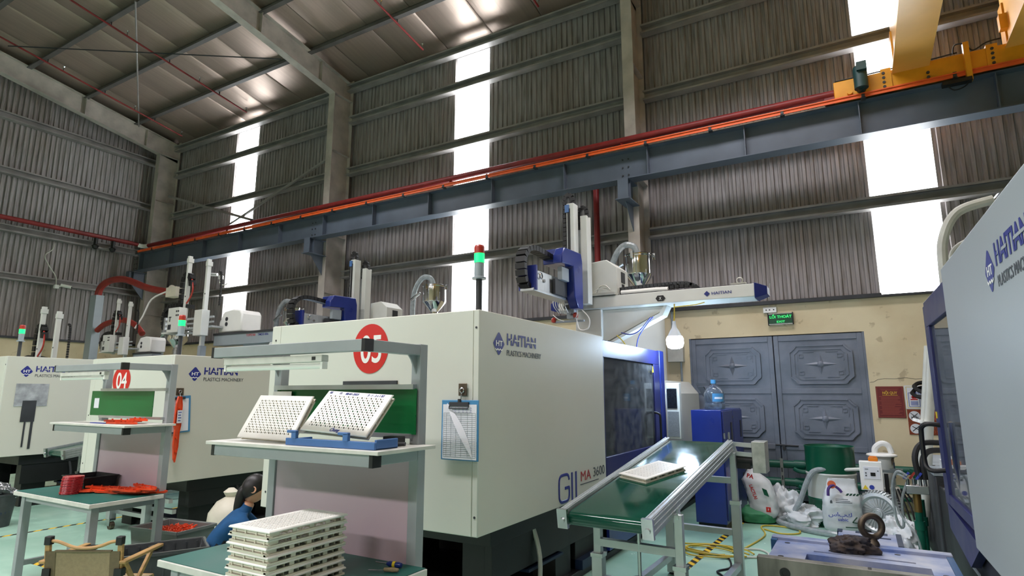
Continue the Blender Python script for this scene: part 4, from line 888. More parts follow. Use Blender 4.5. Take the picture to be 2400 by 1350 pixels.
def robot_white(label, xe=-8.6, pz=0):
    r = thing('take_out_robot', label, 'robot', (-9.6, 7.0, 0)); a = MB
    pd = [(-10.1, 0), (-9.5, 0), (-9.5, 2.45), (-8.9, 2.5), (-8.9, 2.56), (-10.1, 2.56)] if xe > -9 else [(-10.6, pz), (-10.2, pz), (-10.2, 2.52), (-10.6, 2.52)]
    part(a().prism([(x, 6.9, z) for x, z in pd], (0, .25, 0)), 'pedestal', 'robot_grey', r, bev=.008)
    part(a().box(-10.95, 6.85, 2.52, xe, 7.1, 2.74), 'traverse_beam', 'robot_grey', r, bev=.006)
    part(a().box(-10.95, 6.83, 2.72, xe, 7.12, 2.76), 'beam_rail', 'dark_grey', r)
    if xe > -9: part(fit('TOPSTAR', (-9.95, 6.85, 2.66), X, Z, .27, .045, .0006, .002), 'lettering', 'logo_red', r)
    if xe > -9: part(fit('TMDE-80s', (-9.62, 6.85, 2.66), X, Z, .3, .042, .0004, .002), 'lettering', 'logo_blue', r)
    # housing
    part(a().prism([(-10.9, 6.9, 2.78), (-10.2, 6.9, 2.78), (-10.2, 6.9, 3.12), (-10.26, 6.9, 3.2), (-10.5, 6.9, 3.23), (-10.76, 6.9, 3.2), (-10.86, 6.9, 3.04), (-10.9, 6.9, 3.0)], (0, .45, 0)), 'drive_housing', 'white', r, bev=.03)
    dh = [o for o in r.children if o.name.startswith('drive_housing')][0]
    for zz in (2.94, 3.04): part(a().lathe([(.02, 0), (.04, 0), (.042, .006), (.02, .006)], (-10.66, 6.9, zz), 14, ax=(0, -1, 0)), 'fan_grille', 'dark_grey', dh)
    # cross arm with rails, carriage boxes
    part(a().box(-12.3, 6.66, 2.86, -10.75, 6.9, 2.9).box(-12.3, 6.66, 3.05, -10.75, 6.7, 3.09).box(-12.3, 6.66, 2.96, -10.75, 6.7, 2.99).box(-12.34, 6.62, 2.84, -12.28, 6.9, 3.14), 'cross_beam', 'aluminium', r, bev=.003)
    part(a().box(-12.35, 6.6, 2.8, -11.7, 6.92, 2.83), 'cross_beam_plate', 'robot_white', r)
    part(a().box(-12.0, 6.5, 2.8, -11.62, 6.66, 3.3), 'carriage_box', 'robot_white', r, bev=.008)
    part(a().box(-11.1, 6.5, 2.7, -10.85, 6.66, 3.2), 'carriage_box', 'robot_white', r, bev=.008)
    b = a()
    for k in range(2): b.cyl((-11.7 + .06 * k, 6.5, 3.22), (-11.7 + .06 * k, 6.494, 3.22), .02, n=10).cyl((-11.7 + .06 * k, 6.5, 3.14), (-11.7 + .06 * k, 6.494, 3.14), .02, n=10)
    b.box(-11.95, 6.494, 3.1, -11.87, 6.5, 3.12).box(-11.92, 6.494, 3.02, -11.9, 6.5, 3.1).box(-11.96, 6.494, 2.86, -11.86, 6.5, 2.96)
    part(b, 'carriage_mark', 'dark_grey', r, kind='stuff')
    for (x, zt, zb, ch) in ((-11.78, 4.4, 2.75, 3.95), (-11.12, 4.26, 2.5, 0)):
        ar = part(a().box(x - .03, 6.68, zb, x + .03, 6.76, zt).box(x - .034, 6.67, zt - .14, x + .045, 6.78, zt - .05), 'stroke_arm', 'robot_white', r, bev=.004)
        part(a().cyl((x + .02, 6.679, 3.55), (x + .02, 6.676, 3.55), .016, n=8), 'arm_hole', 'black', ar)
    chain([(-11.96, 6.74, 3.15), (-11.96, 6.74, 3.75), (-11.92, 6.74, 3.98), (-11.82, 6.74, 4.02), (-11.66, 6.72, 3.92), (-11.62, 6.72, 3.75)], .1, .1, r)
    part(a().tube([(-11.62, 6.7, 3.9), (-11.56, 6.7, 3.7), (-11.6, 6.7, 3.55), (-11.7, 6.68, 3.4)], .016, 6, smooth=4), 'air_line', 'red_off', r)
    chain([(-10.88, 6.8, 4.0), (-10.8, 6.8, 3.9), (-10.78, 6.8, 3.3)], .03, .04, r, m='black')
    chain([(-11.7, 6.78, 3.35), (-12.2, 6.78, 3.4), (-12.5, 6.78, 3.3), (-12.56, 6.78, 3.1), (-12.48, 6.78, 2.92), (-12.3, 6.78, 2.86)], .16, .08, r)
    part(a().box(-11.15, 6.66, 2.3, -11.06, 6.78, 2.52).box(-11.25, 6.7, 2.2, -10.95, 6.74, 2.24), 'wrist', 'robot_grey', r)
    if xe > -9: part(a().prism([(-9.25, 6.84, 2.52), (-8.6, 6.84, 2.56), (-8.6, 6.84, 2.48), (-9.0, 6.84, 2.46), (-9.45, 6.84, 2.2)], (0, .3, 0)), 'bracket', 'robot_white', r)
    return r
rb3 = robot_white('white take-out robot with two tall arms in front of the corner column, over machine 03')
rb3.location.y += .27
rb2 = robot_white('white take-out robot with rounded housing left of the taller one, by the grey duct', -10.0, -.5)
rb2.location = (-12.565, 7.11, .39); rb2.scale = (.75, .75, .75)
rb1 = robot_white('white take-out robot with two thin arms farthest left, behind the left signal tower', -10.0, 1.08)
rb1.location = (-9.6 - 2.3, 5.75, -1.08)

def hopper(label, x, y, z):
    h = thing('hopper_loader', label, 'hopper', (x, y, 1.78)); a = MB
    part(a().lathe([(.06, 0), (.075, .02), (.075, .06), (.22, .24), (.225, .26), (.225, .54), (.235, .55), (.235, .57), (.2, .59), (.05, .62), (0, .62)], (x, y, z), 28), 'vessel', 'chrome', h)
    part(a().cyl((x, y, z - .12), (x, y, z + .02), .09, n=18).cyl((x, y, z - .14), (x, y, z - .12), .14, n=20), 'neck', 'steel', h)
    part(a().lathe([(.36, 1.78 - z), (.36, -.35), (.3, -.22), (.16, -.14)], (x, y, z), 26), 'dryer_body', 'robot_white', h)
    part(a().tube([(x - .02, y - .02, z + .6), (x - .06, y - .05, z + .72), (x - .2, y - .1, z + .74), (x - .34, y - .12, z + .58), (x - .42, y - .12, z + .3), (x - .42, y - .12, z - .2)], .05, 10, smooth=5), 'suction_hose', 'hose_clear', h)
    part(a().tube([(x - .2, y - .18, z + .42), (x - .3, y - .2, z + .36), (x - .4, y - .2, z + .3)], .03, 8, smooth=3), 'inlet_pipe', 'steel', h)
    for k in range(3):
        an = k * 2.1 + .4; part(a().box(-.02, -.02, -.05, .02, .02, .06).xf(Matrix.Translation((x + .245 * math.cos(an), y + .245 * math.sin(an), z + .54))), 'clamp', 'steel', h)
    return h
hp5 = hopper('shiny steel hopper loader with clear hose on machine 05, beside the robot control box', -2.9, 9.0, 3.2)
hp4 = copy_tree(hp5, (-6.98, 9.0, 1.66), label='shiny steel hopper loader behind the cover of machine 05, by the bright strip')
hp3 = copy_tree(hp5, (-10.95, 9.0, 1.5), label='shiny steel hopper loader barely showing above the left end of cover 05')
hp2 = copy_tree(hp5, (-14.2, 8.3, 1.2), label='small steel hopper hidden behind the green signal tower of machine 04')
part(MB().cyl((-14.2, 8.3, 0), (-14.2, 8.3, 1.21), .3, n=20), 'stand', 'robot_grey', hp2)

# duct with red hoses near the gable wall
d = thing('hose_duct', 'tall slim grey duct with a red hose arching out of its top', 'duct', (-17.6, 8.0, 0)); a = MB
part(a().box(-17.76, 7.9, 0, -17.46, 8.1, 4.2), 'duct', 'robot_grey', d)
part(a().tube([(-17.6, 8, 4.15), (-17.5, 8, 4.4), (-17.1, 8, 4.55), (-16.3, 8, 4.52), (-15.2, 8, 4.2), (-14.2, 8, 4.0)], .085, 10, smooth=6), 'upper_hose', 'hose_red', d)
part(a().tube([(-17.4, 8, 3.25), (-17.0, 8, 3.4), (-16.2, 8, 3.45), (-15.6, 8, 3.3), (-15.2, 8, 3.05)], .07, 10, smooth=6), 'lower_hose', 'hose_red', d)
part(a().tube([(-14.2, 8, 4.0), (-14.05, 7.95, 4.1), (-13.9, 7.95, 4.02), (-13.8, 7.9, 3.9)], .06, 8, smooth=3).box(-14.1, 7.85, 3.85, -13.7, 8.05, 4.08), 'hose_manifold', 'tray_under', d)
part(a().tube([(-14.15, 7.9, 4.0), (-14.4, 7.7, 3.8), (-14.5, 7.6, 3.4), (-14.6, 7.5, 3.1)], .02, 6, smooth=4), 'air_line', 'white', d)

# ================================================================ WORK BENCHES
def bench(label):
    t = thing('work_bench', label, 'bench', (-2.59, 2.2, 0), 0, 'benches with a green board and lamp arms'); a = MB
    tp = part(a().box(-3.245, 1.906, .715, -1.93, 2.485, .748), 'table_top', 'table_white', t, bev=.003)
    part(a().box(-3.235, 1.916, .748, -1.94, 2.482, .7515), 'rubber_mat', 'mat_green', tp, 'dark green rubber mat')
    for x in (-3.16, -2.015): part(a().box(x - .03, 1.95, 0, x + .03, 2.01, .715), 'leg', 'post_grey', t, bev=.003)
    for x in (-3.16, -2.015): part(a().box(x - .02, 2.01, .12, x + .02, 2.47, .16), 'side_stretcher', 'post_grey', t)
    part(a().box(-3.15, 2.34, .16, -2.03, 2.38, .2), 'stretcher', 'post_grey', t)
    part(a().box(-3.13, 1.96, .665, -2.045, 1.99, .715).box(-3.17, 2.0, .665, -3.14, 2.45, .715).box(-2.035, 2.0, .665, -2.005, 2.45, .715), 'apron', 'post_grey', t)
    for x in (-3.135, -2.04):
        u = part(a().box(x - .03, 2.487, 0, x + .03, 2.547, 1.86), 'upright', 'post_grey', t, bev=.003)
        part(a().box(x - .028, 2.09, 1.8, x + .028, 2.487, 1.856), 'lamp_arm', 'post_grey', u, bev=.003)
        part(a().box(x - .028, 2.15, 1.262, x + .028, 2.487, 1.318), 'shelf_arm', 'post_grey', u, bev=.003)
        part(a().prism([(x - .004, 2.487, 1.8), (x - .004, 2.42, 1.8), (x - .004, 2.445, 1.775), (x - .004, 2.487, 1.70)], (.008, 0, 0)), 'gusset', 'post_grey', u)
    lb = part(a().box(-3.18, 2.07, 1.8, -2.02, 2.126, 1.856), 'lamp_bar', 'post_grey', t, bev=.003)
    for x0, x1 in ((-3.188, -3.17), (-2.03, -2.008)): part(a().box(x0, 2.068, 1.798, x1, 2.128, 1.858), 'end_cap', 'black', lb)
    lp = part(a().box(-3.08, 2.075, 1.755, -2.3, 2.12, 1.79), 'lamp_batten', 'canvas' if 0 else 'table_white', t, bev=.003)
    part(a().cyl((-3.07, 2.097, 1.735), (-2.31, 2.097, 1.735), .014, n=12).box(-3.08, 2.08, 1.72, -3.065, 2.115, 1.76).box(-2.315, 2.08, 1.72, -2.3, 2.115, 1.76), 'lamp_tube', 'tube_glass', lp)
    part(a().box(-2.37, 2.073, 1.765, -2.345, 2.076, 1.782), 'switch', 'black', lp)
    fb = part(a().box(-3.18, 2.12, 1.262, -1.985, 2.176, 1.318), 'shelf_bar', 'post_grey', t, bev=.003)
    for x0, x1 in ((-3.19, -3.165), (-2.0, -1.978)): part(a().box(x0, 2.118, 1.26, x1, 2.178, 1.32), 'end_cap', 'black', fb)
    part(a().box(-3.22, 2.1, 1.32, -1.93, 2.53, 1.338), 'shelf_board', 'table_white', t, bev=.002)
    part(a().box(-3.11, 2.47, 1.39, -2.018, 2.476, 1.625), 'notice_board', 'board_green', t, 'plain dark green board')
    part(a().box(-3.125, 2.455, 1.622, -2.03, 2.487, 1.648).box(-3.11, 2.455, 1.37, -2.045, 2.487, 1.393), 'board_rail', 'aluminium', t)
    part(a().box(-3.1, 2.497, .66, -2.075, 2.505, 1.262), 'back_panel', 'pink_board', t, 'pinkish grey back panel')
    return t
b5 = bench('work bench with white perforated trays on its shelf, in front of machine 05')
b4 = copy_tree(b5, (-2.59 - 3.335, 2.2 + .61, 0), label='work bench under the number 04 with orange parts on its shelf and table')
for ch in b4.children:
    if ch.name.startswith('notice_board'): ch.location.x -= .2; nb4 = ch
# paper note taped to the left board
part(MB().box(-3.2 - 3.335 - .045, 2.468 + .61, 1.46, -3.2 - 3.335 + .045, 2.469 + .61, 1.555), 'paper_note', 'paper', b4)

# ---------------------------------------------------------------- perforated trays
def lattice(w, l, nx, ny, th=.0015):
    """sheet with slanted oval holes, two sizes in turn, really cut through"""
    b = MB(); px, py = w / nx, l / ny
    for i in range(nx):
        for j in range(ny):
            cx, cy = -w / 2 + (i + .5) * px, -l / 2 + (j + .5) * py
            big = (i + j) % 2 == 0; s = 1 if big else -1
            ra, rb_ = (.64, .36) if big else (.46, .2)
            out = [(px / 2 * u, py / 2 * v) for u, v in ((1, 0), (1, 1), (0, 1), (-1, 1), (-1, 0), (-1, -1), (0, -1), (1, -1))]
            inn = []
            for k in range(8):
                t = k * PI / 4 - s * PI / 4
                ex, ey = ra * px * .8 * math.cos(t), rb_ * px * .8 * math.sin(t)
                inn.append((ex * math.cos(s * PI / 4) - ey * math.sin(s * PI / 4), ex * math.sin(s * PI / 4) + ey * math.cos(s * PI / 4)))
            vs = [(cx + x, cy + y, 0) for x, y in out] + [(cx + x, cy + y, 0) for x, y in inn] + [(cx + x, cy + y, -th) for x, y in inn]
            b.add(vs, [(k, (k + 1) % 8, 8 + (k + 1) % 8, 8 + k) for k in range(8)] + [(8 + k, 8 + (k + 1) % 8, 16 + (k + 1) % 8, 16 + k) for k in range(8)])
    return b
TW, TL, TH = .27, .45, .034
def tray(label, group=None):
    t = thing('perforated_tray', label, 'tray', (0, 0, 0), 0, group)
    w, l = TW - .06, TL - .07; b = lattice(w, l, 14, 24)
    o = [(-TW / 2 + .004, -TL / 2 + .004), (TW / 2 - .004, -TL / 2 + .004), (TW / 2 - .004, TL / 2 - .004), (-TW / 2 + .004, TL / 2 - .004)]
    i_ = [(-w / 2, -l / 2), (w / 2, -l / 2), (w / 2, l / 2), (-w / 2, l / 2)]
    e = [(-TW / 2, -TL / 2), (TW / 2, -TL / 2), (TW / 2, TL / 2), (-TW / 2, TL / 2)]
    vs = [(x, y, 0) for x, y in i_] + [(x, y, .0005) for x, y in o] + [(x, y, -.004) for x, y in e] + [(x, y, -.008) for x, y in e]
    fs = []
    for r in range(3): fs += [(r * 4 + k, r * 4 + (k + 1) % 4, r * 4 + 4 + (k + 1) % 4, r * 4 + 4 + k) for k in range(4)]
    b.add(vs, fs); b.xf(Matrix.Translation((0, 0, TH)))
    part(b, 'perforated_top', 'tray', t, local=True, ang=25)
    b = MB()   # ribbed underside: end walls, long walls with slots, lower flange
    for s in (-1, 1):
        x = s * (TW / 2 - .012)
        for y0, y1 in ((-.21, -.165), (-.095, -.07), (-.0, .025), (.095, .12), (.19, .21)): b.box(x - .002, y0, .008, x + .002, y1, TH - .008)
        b.box(x - .003, -TL / 2 + .012, .022, x + .003, TL / 2 - .012, .0265)
        y = s * (TL / 2 - .014); b.box(-TW / 2 + .012, y - .002, .012, TW / 2 - .012, y + .002, TH - .008)
        for xx in (-.1, -.03, .04, .1): b.box(xx - .004, y + s * .002, .002, xx + .004, y + s * .006, TH - .006)
        b.box(-TW / 2 + .004, s * (TL / 2 - .012) - .008, 0, TW / 2 - .004, s * (TL / 2 - .012) + .008, .009)
        b.box(s * (TW / 2 - .012) - .007, -TL / 2 + .004, 0, s * (TW / 2 - .012) + .007, TL / 2 - .004, .007)
    for k_ in range(9): b.box(-TW / 2 + .014, -.16 + k_ * .04 - .001, .01, TW / 2 - .014, -.16 + k_ * .04 + .001, TH - .006)  # inner webs added to shade the inside so the holes look dark
    for k_ in range(5): b.box(-.09 + k_ * .045 - .001, -TL / 2 + .016, .01, -.09 + k_ * .045 + .001, TL / 2 - .016, TH - .006)
    part(b, 'ribbed_underside', 'tray_under', t, local=True, kind='stuff')
    return t
ORD = ['bottom tray', 'second tray from the bottom', 'third tray from the bottom', 'fourth tray from the bottom', 'fourth tray from the top', 'third tray from the top', 'second tray from the top', 'topmost tray']
tr0 = tray('white perforated tray, ' + ORD[0] + ' of the stack on the front table', 'white trays stacked on the front table')
tz = .7515
for k in range(8):
    lb = 'white perforated tray, ' + ORD[k] + ' of the stack on the front table'
    o = tr0 if k == 0 else copy_tree(tr0, label=lb)
    o.location = (-2.345 + rnd.uniform(-.006, .006), 1.985 + rnd.uniform(-.006, .006), tz); o.rotation_euler = (0, 0, rnd.uniform(-.012, .012)); tz += TH + .0005
def lean(o, m):
    o.matrix_world = m; o.rotation_mode = 'XYZ'; ROOT[o.name] = m.inverted()
# two trays leaning on the shelf: long edge along x, face towards the viewer
def leaning(label, p0, x_dir, up_dir):
    o = copy_tree(tr0, label=label); del o['group']
    xd = Vector(x_dir).normalized(); ud = Vector(up_dir); ud = (ud - xd * ud.dot(xd)).normalized(); nd = xd.cross(ud)
    # tray y axis -> xd, tray x axis -> -ud ... so that its z (the top) looks along nd
    mt = Matrix((-ud, xd, nd)).transposed().to_4x4(); mt.translation = Vector(p0) + xd * TL / 2 + ud * TW / 2
    lean(o, mt); return o, xd, ud, nd, Vector(p0)
o1, *_ = leaning('white perforated tray leaning at the left end of the bench shelf', (-3.085, 2.225, 1.341), (1, 0, -.012), (0, .5, .86))
o2, xd, ud, nd, p0 = leaning('white perforated tray with blue handwriting, leaning in the blue jig on the shelf', (-2.535, 2.19, 1.395), (1, .03, -.05), (0, .6, .66))
def hand(body, u, v, size, k=1.0):
    part(text_mb(body, size, p0 + xd * u + ud * v + nd * (TH + .0005), xd, ud, k, 0, 'LEFT', .001, .3), 'handwriting', 'ink_blue', o2)
hand('05', .02, TW - .022, .02); hand('15', .09, TW - .022, .018); hand('08-01-2025', .135, TW - .024, .02, 1.0); hand('3 - 1 - 3 x 1 BT', .29, TW - .024, .02, .9)
hand('Chung', .2, .008, .03, .8)
# sample tag on the board behind the left tray
solo(MB().box(-3.125, 2.452, 1.5, -2.96, 2.454, 1.612), 'paper_tag', 'small cream paper tag clipped to the green board above the left tray', 'paper', 'table_white')
# blue jig
j = thing('holding_jig', 'blue plastic holding jig with two hooks at the front of the shelf', 'jig', (-2.35, 2.15, 1.338)); a = MB
part(a().box(-2.6, 2.135, 1.339, -1.985, 2.15, 1.375).box(-2.6, 2.15, 1.339, -1.985, 2.3, 1.347).box(-2.6, 2.15, 1.339, -2.585, 2.3, 1.37).box(-2.0, 2.15, 1.339, -1.985, 2.3, 1.385), 'channel', 'jig_blue', j, bev=.003)
for x in (-2.555, -2.19):
    part(a().box(x - .0, 2.13, 1.372, x + .035, 2.15, 1.41).box(x - .035, 2.13, 1.4, x + .035, 2.15, 1.415), 'hook', 'jig_blue', j, bev=.004)
bb = thing('tool_block', 'black block and short bar lying behind the blue jig', 'tool', (-2.05, 2.4, 1.338))
part(a().box(-2.14, 2.36, 1.339, -2.04, 2.42, 1.385), 'block', 'black', bb, bev=.004); part(a().cyl((-2.09, 2.33, 1.352), (-1.99, 2.36, 1.352), .01, n=10), 'bar', 'black', bb)
# hand tools on the front table
s = thing('screwdriver', 'screwdriver with blue and yellow handle on the green table', 'tool', (-2.07, 2.4, .752))
part(a().lathe([(0, 0), (.011, .003), (.014, .02), (.012, .045), (.014, .07), (.009, .085), (0, .09)], (-2.035, 2.415, .766), 14, ax=(-.9, -.1, 0)), 'handle', 'bright_blue', s)
part(a().cyl((-2.125, 2.405, .766), (-2.19, 2.398, .766), .003, n=8), 'shaft', 'steel', s)
part(a().cyl((-2.07, 2.411, .766), (-2.085, 2.409, .766), .0148, n=14), 'handle_band', 'label_yellow', s)
s = thing('trimming_knife', 'small knife with a pale handle lying before the screwdriver', 'knife', (-2.05, 2.33, .752))
part(a().lathe([(0, 0), (.008, .004), (.011, .03), (.009, .075), (0, .082)], (-2.0, 2.355, .763), 12, ax=(-.85, -.3, 0)), 'handle', 'canvas', s)
part(a().prism([(-2.068, 2.328, .76), (-2.075, 2.318, .76), (-2.15, 2.297, .755), (-2.145, 2.305, .757)], (0, 0, .002)), 'blade', 'steel', s)

# ---------------------------------------------------------------- things on and around the left bench
def orange_part(nm, label, loc, rz, tilt=0.0, group='orange moulded brackets on the left bench'):
    t = thing(nm, label, 'bracket', loc, rz, group); b = MB()
    pl = [(-.19, -.02), (-.15, -.035), (-.02, -.04), (0, -.028), (.09, -.03), (.17, -.012), (.19, .008), (.1, .03), (.02, .028), (-.02, .04), (-.14, .036), (-.19, .02)]
    b.prism([(x, y, .006) for x, y in pl], (0, 0, .004)); 
    part(b, 'plate', 'orange_plastic', t, local=True)
    b = MB()
    for i in range(len(pl)):
        p, q = pl[i], pl[(i + 1) % len(pl)]; b.bar((p[0], p[1], .008), (q[0], q[1], .008), .003, .016)
    part(b, 'rim', 'orange_plastic', t, local=True)
    for x, y in ((-.12, .0), (-.04, .015), (.05, -.008), (.13, .005)): part(MB().cyl((x, y, .008), (x, y, .026), .007, n=8), 'pin', 'orange_plastic', t, local=True)
    t.rotation_euler = (0, tilt, rz)
    return t
op0 = orange_part('orange_bracket', 'orange moulded bracket lying in the loose pile on the left bench table', (-5.6, 2.93, .752), .35)
k = 0
for i in range(13):
    lx, ly = rnd.uniform(-.26, .2), rnd.uniform(-.12, .1)
    o = copy_tree(op0); o['label'] = 'orange moulded bracket on top of the loose pile on the left bench table' if i == 12 else op0['label']; o.location = (-5.58 + lx, 2.93 + ly, .754 + .0095 * (i % 5) + (.006 if i > 8 else 0)); o.rotation_euler = (rnd.uniform(-.04, .04), rnd.uniform(-.05, .05), .25 + rnd.uniform(-.5, .5) + (PI if i % 3 == 0 else 0))
for i, (x, y, rz, lb) in enumerate(((-5.6, 2.86, .1, 'orange moulded bracket on the left bench shelf, nearest the post'), (-5.72, 2.93, .3, 'orange moulded bracket on the left bench shelf, lying on a blue strip'), (-5.56, 2.98, -.2, 'orange moulded bracket on the left bench shelf, at the back of the three'))):
    o = copy_tree(op0, (x, y, 1.34 + i * .012), rz, lb); o['group'] = 'orange brackets on the left shelf'
solo(MB().box(-6.02, 2.8, 1.339, -5.78, 2.83, 1.345), 'ruler', 'thin blue strip lying on the left bench shelf', 'ruler', 'ink_blue')
solo(MB().box(-6.06, 2.9, .752, -5.88, 3.06, .7545).xf(Matrix.Identity(4)), 'paper_sheet', 'white paper sheet under the orange pile on the left table', 'paper', 'paper')
# coil-like stack of red clips
r0 = thing('red_ring', 'red plastic ring in the neat stack on the left bench table', 'ring', (-5.97, 2.69, .752), .2, 'red rings stacked on the left table')
part(MB().lathe([(.062, 0), (.078, 0), (.08, .004), (.078, .0085), (.062, .0085)], (0, 0, 0), 18), 'band', 'red_plastic', r0, local=True)
part(MB().box(-.092, -.012, 0, -.075, .012, .008), 'lug', 'red_plastic', r0, local=True)
LBR = 'red plastic ring within the neat stack on the left bench table'
for i in range(1, 16):
    rr_ = copy_tree(r0, (-5.97 + .0016 * i, 2.69 + rnd.uniform(-.003, .003), .752 + .0092 * i), .2 + rnd.uniform(-.15, .15))
    if i == 15: rr_['label'] = 'topmost red plastic ring of the stack on the left bench table'
    elif i == 1: r0['label'] = 'lowest red plastic ring of the stack, resting on the left bench table'; rr_['label'] = LBR
    else: rr_['label'] = LBR
t = thing('black_tray', 'black open box behind the red stack on the left table', 'box', (-6.15, 2.95, .752)); a = MB
part(a().box(-6.36, 2.82, .752, -6.02, 3.06, .758).prism([(-6.36, 2.82, .755), (-6.02, 2.82, .755), (-6.0, 2.8, .86), (-6.38, 2.8, .86)], (0, .006, 0)).prism([(-6.36, 3.06, .755), (-6.02, 3.06, .755), (-6.0, 3.08, .86), (-6.38, 3.08, .86)], (0, -.006, 0)).prism([(-6.02, 2.82, .755), (-6.02, 3.06, .755), (-6.0, 3.08, .86), (-6.0, 2.8, .86)], (-.006, 0, 0)).prism([(-6.36, 2.82, .755), (-6.36, 3.06, .755), (-6.38, 3.08, .86), (-6.38, 2.8, .86)], (.006, 0, 0)), 'shell', 'black', t)
part(a().ring([(-6.385, 2.795, .862), (-5.995, 2.795, .862), (-5.995, 3.085, .862), (-6.385, 3.085, .862)], .012, .008, Z), 'rim', 'black', t)
# clipboards and hooks on the machines
h = thing('wall_hook', 'square steel hook plate stuck on machine 05 above the clipboard', 'hook', (-2.256, 3.24, 1.6)); a = MB
part(a().box(-2.29, 3.232, 1.585, -2.225, 3.24, 1.665), 'plate', 'old_iron', h, bev=.003)
part(a().lathe([(.014, -.004), (.02, 0), (.014, .004)], (-2.258, 3.225, 1.62), 14, ax=(0, 1, 0), cap=False).tube([(-2.256, 3.226, 1.605), (-2.256, 3.216, 1.585), (-2.258, 3.218, 1.565)], .004, 6), 'ring', 'steel', h)
c = thing('clipboard', 'blue clipboard with a ruled sheet hanging on machine 05', 'clipboard', (-2.265, 3.22, 1.18))
part(a().box(-2.409, 3.214, 1.178, -2.118, 3.222, 1.558), 'board', 'clip_blue', c, bev=.003)
part(a().box(-2.395, 3.21, 1.186, -2.13, 3.213, 1.53), 'sheet', 'paper', c)
b = MB()
for i in range(23): b.box(-2.388, 3.2085, 1.2 + i * .0125, -2.138, 3.2095, 1.2012 + i * .0125)
for x in (-2.388, -2.365, -2.33, -2.29, -2.25, -2.2, -2.165, -2.138): b.box(x - .0006, 3.2085, 1.2, x + .0006, 3.2095, 1.475)
part(b, 'ruled_lines', 'robot_grey', c)
b = MB()
for i in range(3):
    for q in range(6): b.tube([(-2.335 + q * .03 + rnd.uniform(0, .006), 3.208, 1.478 + i * .013), (-2.325 + q * .03, 3.208, 1.485 + i * .013), (-2.318 + q * .03, 3.208, 1.479 + i * .013)], .0008, 4)
part(b, 'handwriting', 'ink_blue', c)
cv = [(-2.395 + .25 * t, 3.2085 - .03 * math.sin(PI * min(1, t * 1.0)) * t, 1.53 - .335 * t) for t in [i / 8 for i in range(9)]]
vs = []
for i, p in enumerate(cv): vs += [p, (-2.395 + .04 * (i / 8) * (1 - i / 8) * 0 , 3.2075, p[2])]
part(a().add([v for v in [x for p in [((-2.36 + .2 * t, 3.206 - .022 * math.sin(PI * t) , 1.525 - .33 * t), (-2.36 + .2 * t + .035 * math.sin(PI * t), 3.2065, 1.52 - .33 * t + .02)) for t in [i / 10 for i in range(11)]] for x in p]], [(2 * i, 2 * i + 1, 2 * i + 3, 2 * i + 2) for i in range(10)]), 'lifted_sheet', 'paper', c, 'curling fold of the sheet')
part(a().box(-2.34, 3.2, 1.518, -2.19, 3.214, 1.545).tube([(-2.34, 3.204, 1.52), (-2.34, 3.198, 1.505), (-2.19, 3.198, 1.505), (-2.19, 3.204, 1.52)], .004, 6).cyl((-2.265, 3.21, 1.545), (-2.265, 3.21, 1.565), .012, n=10), 'clip', 'dark_grey', c)
h = thing('wall_hook', 'small steel hook plate on machine 04 above the orange part', 'hook', (-6.6, 3.9, 1.6))
part(a().box(-6.6, 3.9, 1.58, -6.592, 3.985, 1.66), 'plate', 'old_iron', h, bev=.003)
part(a().lathe([(.014, -.004), (.02, 0), (.014, .004)], (-6.583, 3.94, 1.62), 14, ax=(1, 0, 0), cap=False).tube([(-6.59, 3.94, 1.605), (-6.575, 3.94, 1.58), (-6.57, 3.94, 1.56)], .004, 6), 'ring', 'steel', h)
c = thing('clipboard', 'blue clipboard with papers behind the hanging orange part on machine 04', 'clipboard', (-6.585, 3.94, 1.18))
q = Matrix.Translation((-6.58, 3.94, 1.37)) @ Matrix.Rotation(math.radians(4), 4, 'X')
part(a().box(-.012, -.14, -.2, -.005, .14, .2).xf(q), 'board', 'clip_blue', c); part(a().box(-.004, -.155, -.185, 0, .115, .17).xf(q), 'papers', 'paper', c)
part(a().box(0, -.07, .165, .012, .07, .19).xf(q), 'clip', 'dark_grey', c)
o = orange_part('orange_bracket', 'long orange plastic bracket hanging on machine 04 with a white tag', (0, 0, 0), 0, 0, None); 
# stands upright: its length down, its face sideways
mt = Matrix.Translation((-6.535, 3.905, 1.215)) @ Matrix(((0, -.35, .94, 0), (0, .94, .35, 0), (-1, 0, 0, 0), (0, 0, 0, 1))) @ Matrix.Scale(1.85, 4, (1, 0, 0)) @ Matrix.Scale(1.25, 4, (0, 1, 0))
lean(o, mt)
for ch in o.children: pass
part(MB().box(-.11, -.03, .0265, -.035, .03, .0275), 'paper_tag', 'paper', o, local=True)
b = MB()
for i in range(4): b.box(-.1 + i * .016, -.02, .0276, -.095 + i * .016, .02 - .006 * (i % 2), .028)
part(b, 'handwriting', 'ink_blue', o, local=True)

